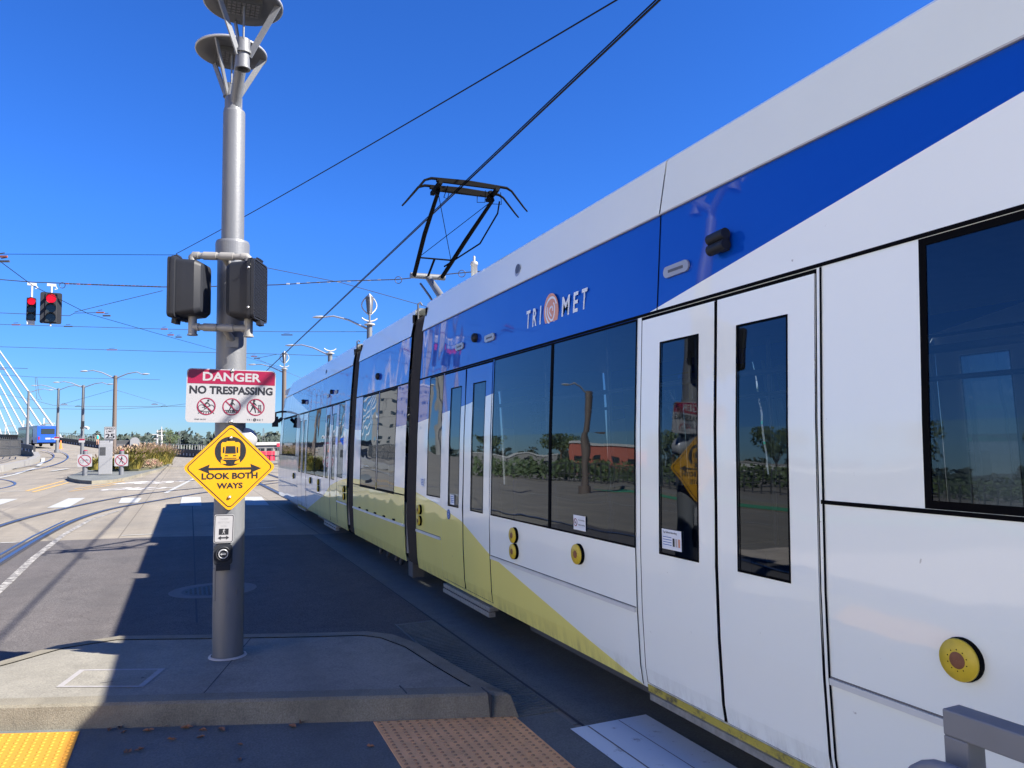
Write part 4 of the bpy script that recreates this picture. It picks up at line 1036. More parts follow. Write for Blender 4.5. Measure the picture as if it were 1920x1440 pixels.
q = MB(); q.flat([(-.068, .06), (.068, .06), (.068, .18), (.058, .192), (.03, .192), (.03, .2), (-.03, .2), (-.03, .192), (-.058, .192), (-.068, .18)], .0024, 0, R4)
q.flat([(-.068, .06), (-.068, .028), (-.028, .028), (-.035, .045)], .0025, 0, R4); q.flat([(.068, .06), (.068, .028), (.028, .028), (.035, .045)], .0025, 0, R4)
q.build('tram_symbol', 'signyellow', o)
q = MB(); q.flat([(-.038, .105), (.038, .105), (.034, .162), (-.034, .162)], .0036, 0, R4)
for s_ in (-1, 1): q.flat([(s_*.044, .11), (s_*.056, .11), (s_*.054, .155), (s_*.043, .155)], .0036, 0, R4); q.flat([(s_*.018, .085), (s_*.04, .085), (s_*.04, .093), (s_*.018, .093)], .0036, 0, R4); q.flat([(s_*.06, .062), (s_*.068, .062), (s_*.068, .085), (s_*.06, .08)], .0036, 0, R4)
q.line((-.045, .07), (.045, .07), .006, .0036, 0, R4); q.flat([(-.024, .02), (.024, .02), (.03, .043), (-.03, .043)], .0036, 0, R4)
q.build('symbol_detail', 'signblack', o)
q = MB()
for y_ in (.225, -.225): q.lathe([(.013, .001), (.012, .006), (.006, .012), (.0005, .014)], 12, 0, R4 @ Matrix.Translation((0, y_, .003)))
q.bar((0, .005, .22), (0, .05, .22), .05, .02); q.bar((0, .005, -.22), (0, .04, -.22), .05, .02)
q.build('bolts', 'bolt', o)
# grey round thing strapped behind the diamond
cc = at(450, 824, 6.0); q = MB(); R4b = Matrix.Translation((PXc+.11, PYc-.02, cc.z)) @ Matrix.Rotation(math.pi/2, 4, 'X'); q.lathe([(.0005, .06), (.06, .055), (.085, .03), (.09, 0), (.09, -.05)], 24, 0, R4b); pbuild(q, 'sensor_dome', 'alulight')
# push button sign and button
c = Vector((.268, SY-.0, 1.125)); o = thing('push_button_sign', 'small white sign reading PUSH BUTTON FOR with walking figure and arrow', 'sign', c)
R4 = upright((0, 0, 0), -.03)
q = MB(); q.prism(rrect(.07, .106, .014), -.012, 0, 0, 1, R4); q.build('plate', ['signwhite', 'blackpl'], o)
q = MB(); A = rrect(.066, .101, .012); B = rrect(.062, .097, .010); n_ = len(A); q.add([R4 @ Vector((*p, .0012)) for p in A+B], [(i, (i+1) % n_, n_+(i+1) % n_, n_+i) for i in range(n_)])
q.flat([(-.034, -.045), (.034, -.045), (.034, 0), (-.034, 0)], .0012, 0, R4); q.line((-.025, -.068), (.025, -.068), .01, .0012, 0, R4)
for s_ in (-1, 1): q.flat([(s_*.04, -.068), (s_*.018, -.053), (s_*.02, -.068), (s_*.018, -.083)], .0014, 0, R4)
q.build('symbols', 'signblack', o)
q = MB(); man(q, 0, -.021, .045, .0022, 0, R4); q.build('walking_figure', 'signwhite', o)
q = MB(); q.text('PUSH', 0, .068, .015, .055, .0012, 0, R4); q.text('BUTTON', 0, .041, .015, .078, .0012, 0, R4); q.text('FOR', 0, .014, .015, .04, .0012, 0, R4); q.build('lettering', simple('grey_ink', (.3, .3, .3), .5), o)
c = Vector((.265, SY-.005, .93)); o = thing('push_button', 'black push button housing with round steel button on the pole below its small sign', 'push button', c)
R4 = upright((0, 0, 0), 0)
q = MB(); q.prism(rrect(.066, .078, .03), -.05, .0, 0, None, R4); q.prism([(-.05, -.075), (.05, -.075), (.05, -.115), (-.05, -.115)], -.05, .01, 0, None, R4); q.build('housing', 'blackpl', o, (0, 0, 0), .006)
q = MB(); q.lathe([(.056, -.002), (.055, .012), (.045, .014), (.043, .006)], 32, 1, R4 @ Matrix.Translation((0, .008, 0))); q.lathe([(.036, .002), (.036, .018), (.03, .022), (.028, .015)], 32, 0, R4 @ Matrix.Translation((0, .008, 0))); q.lathe([(.028, .012), (.0005, .016)], 24, 1, R4 @ Matrix.Translation((0, .008, 0)))
q.line((-.014, .008), (.014, .008), .006, .0185, 0, R4)
for s_ in (-1, 1): q.flat([(s_*.022, .008), (s_*.01, .017), (s_*.01, -.001)], .0187, 0, R4)
q.build('button', ['alulight', 'blackpl'], o)

# ------------------------------------------------------------------ barrier rail at lower right
a = at(1806, 1356, 1.80); zt = a.z
o = thing('railing', 'grey square tube railing with rounded inner handrail in front of the tram', 'railing', (a.x, a.y, 0)); RO = (a.x, a.y, 0)
d_ = Vector((.02, -1, 0)).normalized()
M['raildull'] = simple('painted_rail_grey', (.17, .178, .195), .5, .1, .12, 8)
q = MB(); q.bar((a.x, a.y, 0), (a.x, a.y, zt-.031), .062, .062, 0, (0, 1, 0)); q.build('post', 'raildull', o, RO, .004); q = MB(); b_ = a+d_*2.2; q.bar((b_.x, b_.y, 0), (b_.x, b_.y, zt-.031), .062, .062, 0, (0, 1, 0))
q.build('post', 'raildull', o, RO, .004)
q = MB(); q.bar(a-d_*.031, b_+d_*.031, .0625, .0622); q.build('top_rail', 'raildull', o, RO, .004)
q = MB(); c0_ = Vector((1.625, a.y-.03, .975)); pts = [c0_+Vector((0, -.16, -.75)), c0_+Vector((0, .0, -.1))*1.0]
pts = [c0_+Vector((0.0, .12, -.9)), c0_+Vector((0, .12, -.12))]+[c0_+Vector((0, .0+.12*math.cos(k_*math.pi/12), -.12+.12*math.sin(k_*math.pi/12))) for k_ in range(1, 7)]+[c0_+Vector((0, -1.6, 0))]
q.tube(pts, .0165, 16); q.build('handrail', 'raildull', o, RO)

# ------------------------------------------------------------------ wires
def wire(pts, r, label, sag=0.0, m='wire', extras=None, n=14):
    pts = [Vector(p) for p in pts]; P = []; r = r*.72 if r > .0131 else r
    if len(pts) == 2:
        for i in range(n+1):
            t_ = i/n; p = pts[0].lerp(pts[1], t_); p.z -= sag*4*t_*(1-t_); P.append(p)
    else: P = pts
    q = MB(); q.tube(P, r, 6)
    o = q.build('overhead_wire', m, None, tuple(P[0])); tag(o, label, 'wire')
    if extras:
        e = MB(); extras(e); e.build('fittings', ['wiregrey', 'orange', 'whitemetal'], o, tuple(P[0]))
    return o
wire([(3.805, -25, 5.645), (3.8, 70, 5.65)], .013, 'thick dark contact wire running along above the tram and touching the pantograph')
wire([(3.80, -25, 5.672), (3.795, 70, 5.677)], .009, 'dark carrier wire close above the thick contact wire over the tram')
wire([at(1400, -145, 9.5), at(330, 476, 33)], .02, 'thin dark span wire rising from the left signal across the empty sky', .1)
wire([at(-80, 476, 34), at(330, 478, 33)], .016, 'thin level wire ending at the top of the left pedestrian signal', .0)
def fit(pts, sz=.14):
    def f(e):
        for k_, (x_, y_, d_) in enumerate(pts):
            c_ = at(x_, y_, d_); e.bar(c_-_R*sz, c_+_R*sz, .05, .05, 1 if k_ % 2 == 0 else 0); e.bar(c_-_R*sz*.6+Vector((0, 0, .08)), c_+_R*sz*.5+Vector((0, 0, .1)), .02, .02, 0)
    return f
wire([at(-60, 450, 17), at(0, 490, 20), at(62, 536, 23), at(165, 588, 27), at(290, 624, 33), at(405, 656, 42), at(470, 672, 52), at(530, 690, 64)], .014, 'dark contact wire of the left track curving down from the top left edge', extras=fit([(4, 481, 20), (8, 490, 20), (188, 586, 27.5), (200, 592, 28), (308, 617, 33), (335, 632, 35), (320, 628, 34)]))
span = [at(-60, 521, 27), at(0, 524, 27), at(60, 529, 27), at(120, 531, 26.8), at(230, 536, 26.4), at(305, 538, 26), at(400, 537, 25.6), at(520, 534, 25), at(640, 527, 24.5), at(745, 524, 24), at(860, 512, 23.6), at(1000, 500, 23)]
def spanx(e):
    for x_, y_ in ((747, 525), (866, 513), (117, 535)):
        c_ = at(x_, y_, 24 if x_ > 200 else 26.8); R_ = .11 if x_ > 200 else .1
        e.tube([c_+_R*R_*math.cos(a_)+_U*R_*math.sin(a_) for a_ in [k_*math.pi/8 for k_ in range(17)]], .012, 6, 0, False)
    for k_ in range(26):
        t_ = k_/26; c_ = at(126+t_*180, 532+t_*6, 26.6); e.bar(c_-_R*.05, c_+_R*.05, .035, .04, 1 if k_ % 3 == 0 else 0)
    for k_ in range(10):
        t_ = k_/10; c_ = at(540+t_*190, 532-t_*8, 24.8); e.bar(c_-_R*.05, c_+_R*.05, .03, .04, 2)
wire(span, .022, 'thick bundled span cable carrying the two red traffic signals', m='wiregrey', extras=spanx)
wire([at(-40, 585, 30), at(130, 592, 30), at(140, 587, 30), at(190, 586, 29)], .016, 'short bent wire behind the big red traffic signal', m='wiregrey')
wire([at(-40, 607, 36), at(310, 617, 36), at(520, 622, 36), at(700, 622, 36)], .016, 'level wire just below the traffic signals', m='wiregrey', extras=fit([(30, 609, 36), (128, 612, 36)], .2))
wire([at(-40, 649, 44), at(310, 659, 44), at(520, 664, 44), at(640, 668, 44)], .018, 'level wire passing behind the pole above the warning sign', m='wiregrey', extras=fit([(210, 656, 44), (538, 628, 40)], .3))
wire([at(-40, 688, 50), at(52, 691, 50)], .02, 'short wire ending among the white bridge cables', m='wiregrey', extras=fit([(4, 692, 50)], .25))
wire([at(-40, 700, 52), at(65, 707, 52), at(300, 712, 54)], .016, 'wire with two hanging loops above the bus', m='wiregrey', extras=lambda e: [e.tube([at(66, 707, 52), at(69, 748, 52), at(74, 750, 52)], .015, 5), e.tube([at(69, 707, 52), at(73, 740, 52), at(78, 750, 52)], .015, 5)])
wire([at(-40, 732, 60), at(50, 747, 62), at(100, 760, 66), at(160, 762, 70), at(350, 762, 72)], .02, 'sagging wire crossing the far street lamps on the left', m='wiregrey', extras=fit([(120, 758, 68), (147, 762, 68), (290, 758, 70), (308, 762, 70)], .3))
wire([at(-40, 764, 75), at(200, 768, 75), at(300, 763, 75), at(350, 757, 75)], .02, 'lowest sagging wire above the bridge barrier', m='wiregrey')
wire([at(500, 502, 30), at(640, 530, 30), at(800, 575, 30), at(900, 600, 30)], .012, 'faint thin wire sloping down right of the pole', m='wiregrey')
wire([at(120, 757, 66), at(212, 731, 60)], .016, 'stay wire rising to the top of the brown lamp post', m='wiregrey')
wire([at(220, 732, 60), at(310, 759, 72)], .016, 'stay wire falling away right of the brown lamp post', m='wiregrey')
wire([at(140, 585, 27), at(305, 545, 26.5)], .01, 'thin pull-off wire rising towards the left pedestrian signal', m='wiregrey')
wire([at(470, 667, 50), at(520, 690, 58), at(640, 740, 62)], .016, 'pull-off wire right of the pole near the far lamps', m='wiregrey', extras=fit([(476, 668, 50), (482, 672, 50)], .2))
wire([at(480, 672, 50), at(520, 664, 50)], .02, 'short strut wire beside the red header of the warning sign', m='wiregrey')

# ------------------------------------------------------------------ hanging traffic signals
def tsignal(px0, py0, px1, py1, d_, plate, label, strap):
    c_ = at((px0+px1)/2, (py0+py1)/2, d_); H_ = (py1-py0)/FPX*d_; W_ = (px1-px0)/FPX*d_
    o = thing('traffic_signal', label, 'traffic signal', c_, math.radians(8))
    if plate:
        q = MB(); q.prism(rrect(W_/2, H_/2, .06), -.02, 0, 0, None, upright((0, .02, 0))); q.build('backplate', 'blackpl', o)
        hw = W_*.28; hh = H_*.46
    else: hw = W_*.45; hh = H_*.5
    q = MB(); q.box(-hw, hw, -.02, .16, -hh, hh); q.build('housing', 'blackpl', o, (0, 0, 0), .02)
    for k_ in range(3):
        z_ = hh*(.66-.66*k_); R_ = min(hw*.86, hh*.3); R4 = upright((0, -.025, z_))
        q = MB(); q.disc((0, 0), R_, .0, 0, 24, R4); q.build('lens', 'redlamp' if k_ == 0 else 'lensdark', o)
        q = MB(); n_ = 20
        for i in range(n_):
            a0 = -.5+(math.pi+1.0)*i/n_; a1 = -.5+(math.pi+1.0)*(i+1)/n_
            q.add([R4 @ Vector((R_*1.06*math.cos(a0), R_*1.06*math.sin(a0), 0)), R4 @ Vector((R_*1.06*math.cos(a1), R_*1.06*math.sin(a1), 0)), R4 @ Vector((R_*1.02*math.cos(a1), R_*1.02*math.sin(a1), .2)), R4 @ Vector((R_*1.02*math.cos(a0), R_*1.02*math.sin(a0), .2))], [(0, 1, 2, 3)])
        q.build('visor', 'blackpl', o)
    q = MB(); zt_ = H_/2; q.tube([(0, .07, zt_-.02), (0, .07, zt_+strap)], .035, 8); q.bar((-.14, .07, zt_+strap), (.14, .07, zt_+strap), .06, .09); q.tube([(.1, .07, zt_+strap), (.18, .07, zt_+strap-.12), (.1, .07, zt_+strap-.15)], .02, 6)
    if not plate: q.prism([(-.12, -H_/2-.14), (.12, -H_/2-.14), (.12, -H_/2), (-.12, -H_/2)], -.06, .06, 0, None, upright((0, .07, 0)))
    else: q.tube([(0, .07, -H_/2+.1), (0, .07, -H_/2-.08)], .03, 8)
    q.build('hanger', 'whitemetal', o)
tsignal(50, 558, 67, 601, 26.6, False, 'narrow black traffic signal with red bar lens hanging at far left', .5)
tsignal(78, 548, 113, 607, 26.6, True, 'larger traffic signal with black backplate and round red light lit', .28)

# ------------------------------------------------------------------ street lamps
def arm_lamp(q_list, base, j, tip, rad=.045):
    q = MB(); j = Vector(j); tip = Vector(tip); mid1 = j.lerp(tip, .35)+Vector((0, 0, .25)); mid2 = j.lerp(tip, .62)+Vector((0, 0, .28)); end_ = j.lerp(tip, .78)+Vector((0, 0, (tip.z-j.z)*.2))
    q.tube([j, mid1, mid2, end_], [rad*1.1, rad, rad*.9, rad*.8], 8); q_list.append(('arm', q, 'alulight'))
    q = MB(); d_ = (tip-end_); q.tube([end_-d_*.05, end_+d_*.2, end_+d_*.7, tip], [.05, .14, .13, .04], 10)
    for i, v in enumerate(q.v): q.v[i] = (v[0], v[1], (v[2]-tip.z)*.45+tip.z)
    q_list.append(('lamp_head', q, 'whitemetal'))
def lamppost(label, top, arms, m='galv', r0=.17, r1=.11, base=None, turb=False, group=None, collars=False):
    top = Vector(top); bx, by = (base[0], base[1]) if base else (top.x, top.y); bz = hz(bx, by)
    o = thing('street_lamp', label, 'street lamp', (bx, by, bz), 0, group); OF = (bx, by, bz)
    q = MB(); q.tube([(bx, by, bz), (bx, by, bz+.02), (top.x, top.y, top.z)], [r0, r0, r1], 14); q.tube([(bx, by, bz), (bx, by, bz+.35)], r0*1.5, 12); q.build('pole', m, o, OF)
    L_ = []
    for j, tip in arms: arm_lamp(L_, None, j, tip)
    for n_, q, mm in L_: q.build(n_, mm, o, OF)
    if turb:
        t_ = top; q = MB(); q.tube([t_-Vector((0, 0, .05)), t_+Vector((0, 0, .45))], .05, 8); q.tube([t_+Vector((0, 0, .45)), t_+Vector((0, 0, 1.25))], [.12, .2], 12, 1)
        for k_ in range(3):
            a_ = k_*2.1+.4; pts = [t_+Vector((math.cos(a_)*.42*math.sin(s_*math.pi/8), math.sin(a_)*.42*math.sin(s_*math.pi/8), .35+1.05*s_/8)) for s_ in range(9)]
            q.tube(pts, .03, 6, 2)
        q.build('wind_turbine', ['galv', 'galv_dark', 'whitemetal'], o, OF)
    if collars:
        q = MB(); t_ = top
        for s_ in (-1, 1): q.tube([t_+Vector((0, 0, .05)), t_+Vector((s_*.25, 0, .12)), t_+Vector((s_*.38, 0, .22))], .035, 6)
        q.lathe([(.0005, 0), (.26, 0), (.26, .05), (.0005, .05)], 14, 0, None, (t_.x, t_.y, t_.z-.12)); q.build('cap_fittings', 'whitemetal', o, OF)
    return o
G1 = 'tall street lamps along the track'
lamppost('brown double-armed street lamp behind the speed limit sign', at(216.5, 704, 60), [(at(214, 709, 60), at(150, 696, 60.5)), (at(218, 709, 60), at(280, 701, 59.5))], 'polebrown', .18, .14, at(213.5, 848, 60)[:2], group=G1)
lamppost('grey double-armed street lamp directly left of the brown one', at(156.5, 722, 78), [(at(154, 726, 78), at(99, 717, 78)), (at(159, 726, 78), at(213, 720, 77))], 'galv', .19, .13, at(154, 845, 78)[:2], group=G1)
lamppost('grey double-armed street lamp in front of the right edge of the blue bus', at(110, 728, 92), [(at(108, 731, 92), at(58, 723, 92)), (at(112, 731, 92), at(158, 724, 91))], 'galv', .2, .13, at(107, 838, 92)[:2], group=G1)
lamppost('thin grey lamp post rising in front of the grey side of the bus', at(54, 733, 100), [(at(55, 736, 100), at(100, 731, 100))], 'galv', .2, .13, at(51, 831, 100)[:2], group=G1)
lamppost('lamp post with small wind turbine above the tram roof, arm reaching left', at(693, 605, 36), [(at(690, 617, 36), at(586, 595, 36.5))], 'galv', .17, .13, at(690, 617, 36)[:2], True, G1, True)
lamppost('lamp post with plain cap rising behind the far tram module', at(619, 660, 47), [(at(617, 666, 47), at(535, 648, 48))], 'galv', .18, .14, None, False, G1, True)
lamppost('farthest turbine lamp post beside the front of the tram with cable loops', at(533, 690, 62), [(at(530, 698, 62), at(465, 684, 63))], 'polebrown', .22, .17, None, True, G1, True)

# cctv camera on lamp pole 2
q = MB(); c_ = at(160, 801, 77.6); q.tube([at(155, 800, 77.8), c_], .05, 6); q.tube([c_, at(166, 803, 77.5)], .14, 8); tag(q.build('security_camera', 'whitemetal', None, tuple(c_)), 'small white security camera on the grey double-armed lamp post', 'camera')
q = MB(); c_ = at(155, 795, 77.7); q.box(c_.x-.15, c_.x+.15, c_.y-.1, c_.y+.1, c_.z-.3, c_.z+.3); q.box(c_.x-.2, c_.x+.1, c_.y-.15, c_.y, c_.z-.5, c_.z-.3); tag(q.build('equipment_box', 'blackpl', None, tuple(c_)), 'small black box strapped to the grey double-armed lamp post', 'box')
for px_, py_, d_, lb in ((154, 826, 77, 'small red and white notice on the grey double-armed lamp post'), (107, 822, 91, 'small red and white notice on the lamp post beside the bus')):
    q = MB(); c_ = at(px_, py_, d_); q.prism([(-.28, -.2), (.28, -.2), (.28, .2), (-.28, .2)], -.01, 0, 0, None, upright(c_-Vector((0, .25, 0)))); q.flat([(-.26, .02), (.26, .02), (.26, .18), (-.26, .18)], .006, 1, upright(c_-Vector((0, .25, 0)))); tag(q.build('notice', ['signwhite', 'red'], None, tuple(c_)), lb, 'sign')

# ------------------------------------------------------------------ far median with signs, cabinets and grasses
med = [gnd(126, 899), gnd(133, 903), gnd(150, 906.5), gnd(172, 908), gnd(210, 906), gnd(237, 901), gnd(272, 891), gnd(302, 883), gnd(322, 872)]
mp_ = [(p.x, p.y) for p in med]+[(-1.2, 78), (-1.6, 92), (-6.6, 92), (-7.0, 76), (-6.6, 60)]
q = MB(); q.prism(mp_, -.2, .17, 0, 1); structure('median_kerb', q, ['walk', 'kerb'])
q = MB(); q.prism([(-5.9, 60), (-5.2, 56.5), (-2.9, 55.5), (-1.9, 62), (-1.5, 76), (-2.2, 90), (-6.2, 90), (-6.5, 75)], .0, .3, 0); structure('planting_bed', q, 'earth')
def psign(label, px0, py0, px1, py1, d_, basey, kind):
    cx_ = (px0+px1)/2; c_ = at(cx_, (py0+py1)/2, d_); W_ = (px1-px0)/FPX*d_; H_ = (py1-py0)/FPX*d_
    o = thing('prohibition_sign', label, 'sign', (c_.x, c_.y, .17)); OF = (c_.x, c_.y, .17)
    q = MB(); q.tube([(c_.x, c_.y+.16, .17), (c_.x, c_.y+.16, c_.z+.55)], .13, 16); q.build('post', 'galv', o, OF)
    q = MB(); q.tube([(c_.x, c_.y+.16, c_.z+.55), (c_.x, c_.y+.16, c_.z+.6)], [.13, .08], 16); q.build('reflective_cap', 'red', o, OF)
    R4 = upright(c_); q = MB(); q.prism(rrect(W_/2, H_/2, .05), -.01, 0, 0, 1, R4); q.build('plate', ['signwhite', 'signback'], o, OF)
    q = MB(); s_ = W_
    if kind == 'bike':
        for dx_ in (-.2, .2): q.ring((dx_*s_, -.07*s_), .11*s_, .135*s_, .004, 0, 20, R4)
        q.line((-.2*s_, -.07*s_), (-.02*s_, .06*s_), .03*s_, .005, 0, R4); q.line((-.02*s_, .06*s_), (.16*s_, .06*s_), .03*s_, .0055, 0, R4); q.line((.2*s_, -.07*s_), (.12*s_, .12*s_), .03*s_, .005, 0, R4); q.line((0, -.07*s_), (.15*s_, .06*s_), .03*s_, .0045, 0, R4)
    else: man(q, 0, 0, s_*.62, .004, 0, R4)
    q.build('pictogram', 'signblack' if kind != 'bike' else 'galv_dark', o, OF)
    q = MB(); q.ring((0, 0), .39*s_, .45*s_, .007, 0, 36, R4); q.line((-.29*s_, .29*s_), (.29*s_, -.29*s_), .05*s_, .008, 0, R4); q.build('prohibition_ring', 'red', o, OF)
psign('low white sign with red ring crossing out a bicycle, left of the grey cabinet', 147, 852, 171, 875, 43, 893, 'bike')
psign('low white sign with red ring crossing out a walking person, right of the grey cabinet', 216, 852, 239, 874, 43, 893, 'man')
def cabinet(label, x0, y0, x1, y1, d_, m, dm, zb=.17, round_=False, ext=None):
    a_ = at(x0, y0, d_); b_ = at(x1, y0, d_); w_ = (b_-a_).length; h_ = a_.z-zb; c_ = (a_+b_)/2
    o = thing('utility_cabinet', label, 'cabinet', (c_.x, c_.y, zb), math.radians(6)); q = MB()
    if round_:
        out = [(-w_/2, 0), (w_/2, 0)]+[(w_/2*math.cos(k_*math.pi/12), h_-w_/2+w_/2*math.sin(k_*math.pi/12)) for k_ in range(13)]
        q.prism(out, -.5, 0, 0, None, upright((0, 0, 0)))
    else: q.box(-w_/2, w_/2, 0, .6, 0, h_)
    q.build('housing', m, o, (0, 0, 0), .03)
    q = MB()
    if round_: q.prism([(-w_*.3, .2), (w_*.3, .2), (w_*.3, h_*.7), (-w_*.3, h_*.7)], .0, .015, 0, None, upright((0, 0, 0)))
    elif ext: 
        q.prism([(-w_*.42, h_*.6), (w_*.0, h_*.6), (w_*.0, h_*.86), (-w_*.42, h_*.86)], .0, .015, 0, None, upright((0, 0, 0)))
        for k_ in range(6): q.prism([(-w_*.4, h_*(.62+.04*k_)), (-w_*.02, h_*(.62+.04*k_)), (-w_*.02, h_*(.63+.04*k_)), (-w_*.4, h_*(.63+.04*k_))], .015, .03, 0, None, upright((0, 0, 0)))
    else:
        q.prism([(-w_*.45, .15), (-w_*.02, .15), (-w_*.02, h_*.85), (-w_*.45, h_*.85)], 0, .02, 0, None, upright((0, 0, 0))); q.prism([(w_*.02, .15), (w_*.45, .15), (w_*.45, h_*.85), (w_*.02, h_*.85)], 0, .02, 0, None, upright((0, 0, 0)))
    q.build('door' if not ext else 'vent_grille', dm, o)
    if ext:
        q = MB(); q.box(-w_*.47, w_*.25, .1, .5, h_, h_+.12); q.build('top_box', m, o, (0, 0, 0), .02)
cabinet('tall pale grey metal cabinet with a dark louvre between the two prohibition signs', 187, 830, 210, 891, 44.5, 'cabinet', 'cabdark', .17, ext=True)
cabinet('dark grey double-door cabinet with two small white labels behind the grasses', 219, 826, 244, 848, 70, 'cabdark', 'galv_dark', .25)
cabinet('round-topped grey cabinet beside the dark double-door one', 245, 820, 261, 848, 70, 'cabinet', 'cabdark', .25, True)
# speed limit sign
c_ = at(206.5, 812, 47); o = thing('speed_limit_sign', 'white road sign reading SPEED LIMIT 25 above the pale grey cabinet', 'sign', (c_.x, c_.y, .17)); OF = (c_.x, c_.y, .17)
W_ = 20/FPX*47; H_ = 24/FPX*47; R4 = upright(c_)
q = MB(); q.prism(rrect(W_/2, H_/2, .05), -.01, 0, 0, 1, R4); q.build('plate', ['signwhite', 'signback'], o, OF)
q = MB(); q.text('SPEED', 0, H_*.27, H_*.14, W_*.8, .006, 0, R4, .01); q.text('LIMIT', 0, H_*.06, H_*.14, W_*.62, .006, 0, R4, .01); q.text('25', 0, -H_*.42, H_*.38, W_*.78, .006, 0, R4, .03)
A = rrect(W_/2-.015, H_/2-.015, .04); B = rrect(W_/2-.03, H_/2-.03, .035); n_ = len(A); q.add([R4 @ Vector((*p, .005)) for p in A+B], [(i, (i+1) % n_, n_+(i+1) % n_, n_+i) for i in range(n_)])
q.build('lettering', 'signblack', o, OF)
q = MB(); q.tube([(c_.x, c_.y+.08, .17), (c_.x, c_.y+.08, c_.z+.3)], .04, 8); q.build('post', 'galv', o, OF)
c2 = at(204.5, 826.5, 47); R4 = upright(c2); q = MB(); q.prism(rrect(.22, .11, .02), -.01, 0, 0, None, R4); q.line((-.14, .05), (.02, -.05), .04, .005, 1, R4); q.line((.02, .05), (.14, .05), .03, .006, 1, R4); q.flat([(-.18, -.06), (-.06, -.08), (-.12, .03)], .007, 1, R4); q.build('arrow_plate', ['signwhite', 'signblack'], o, OF)
# grasses
def grass_clump(c, h_, w_, nb, m, plume=None, label='', name='grass_clump', cat='plant'):
    q = MB(); rs = random.Random(int(c[0]*100+c[1]*10))
    for _ in range(nb):
        a_ = rs.uniform(0, 6.28); r_ = w_*.3*rs.random()**.5; lean = rs.uniform(.1, 1.0)*w_*.6; hh = h_*rs.uniform(.65, 1.05); bw = rs.uniform(.012, .03)
        b0 = Vector((c[0]+r_*math.cos(a_), c[1]+r_*math.sin(a_), c[2])); dr = Vector((math.cos(a_+rs.uniform(-.5, .5)), math.sin(a_), 0)); side = Vector((-dr.y, dr.x, 0))*bw
        m1 = b0+dr*lean*.35+Vector((0, 0, hh*.65)); m2 = b0+dr*lean+Vector((0, 0, hh*(1-.25*lean/w_)))
        pm_ = 1 if plume and rs.random() < plume else 0
        q.add([b0-side, b0+side, m1+side, m1-side, m2], [(0, 1, 2, 3)], 0); q.add([m1-side, m1+side, m2], [(0, 1, 2)], 0)
        if pm_:
            s2 = side.normalized()*.05; t2 = m2+dr*.12+Vector((0, 0, .18)); q.add([m2, m2.lerp(t2, .5)+s2, t2, m2.lerp(t2, .5)-s2], [(0, 1, 2, 3)], 1)
    o = q.build(name, [m, 'grass_pink'], None, c); tag(o, label, cat, 'planting on the far traffic island'); return o
def gp_(px, d_): v = at(px, 860, d_); return (v.x, v.y, .28)
grass_clump(gp_(178, 50), 1.0, 1.3, 420, 'grass_green', .05, 'low yellow-green grass clump just right of the bicycle prohibition sign')
grass_clump(gp_(214, 51), .9, 1.0, 300, 'grass_green', .05, 'small yellow-green grass clump between the pale cabinet and the right low sign')
grass_clump(gp_(246, 50), 1.1, 1.9, 700, 'grass_green', .05, 'bright yellow-green grass clump just right of the walking prohibition sign')
grass_clump(gp_(257, 57), 1.6, 2.2, 700, 'grass_green', .35, 'tall pinkish plumed grass clump in front of the round-topped cabinet')
grass_clump(gp_(277, 60), 1.7, 2.4, 800, 'grass_green', .4, 'tall plumed grass clump in the middle of the planting bed')
grass_clump(gp_(296, 62), 1.6, 2.4, 800, 'grass_green', .4, 'large green plumed grass clump near the right end of the planting')
grass_clump(gp_(309, 64), 1.3, 1.9, 600, 'grass_green', .1, 'green grass clump at the right tip of the planting bed')
grass_clump(gp_(238, 61), 1.5, 2.0, 500, 'grass_green', .35, 'plumed grass clump in front of the dark double-door cabinet')
def shrub(c, r_, nb, m, label):
    q = MB(); rs = random.Random(int(c[0]*100))
    for _ in range(nb):
        v = Vector((rs.gauss(0, 1), rs.gauss(0, 1), rs.gauss(0, 1))).normalized()*r_*rs.uniform(.5, 1.1); p = Vector(c)+Vector((v.x, v.y, abs(v.z)*.7+.05)); s_ = .06*rs.uniform(.6, 1.4)
        a_ = Vector((rs.gauss(0, 1), rs.gauss(0, 1), rs.gauss(0, 1))).normalized(); b_ = a_.orthogonal().normalized()
        q.add([p-a_*s_, p+b_*s_*.6, p+a_*s_, p-b_*s_*.6], [(0, 1, 2, 3)])
    tag(q.build('shrub', m, None, c), label, 'shrub', 'planting on the far traffic island')
shrub(gp_(270, 53), .75, 900, 'shrub_red', 'low reddish shrub left of its twin at the front of the bed')
shrub(gp_(284, 55), .75, 900, 'shrub_red', 'low reddish shrub at the front right of the planting bed')

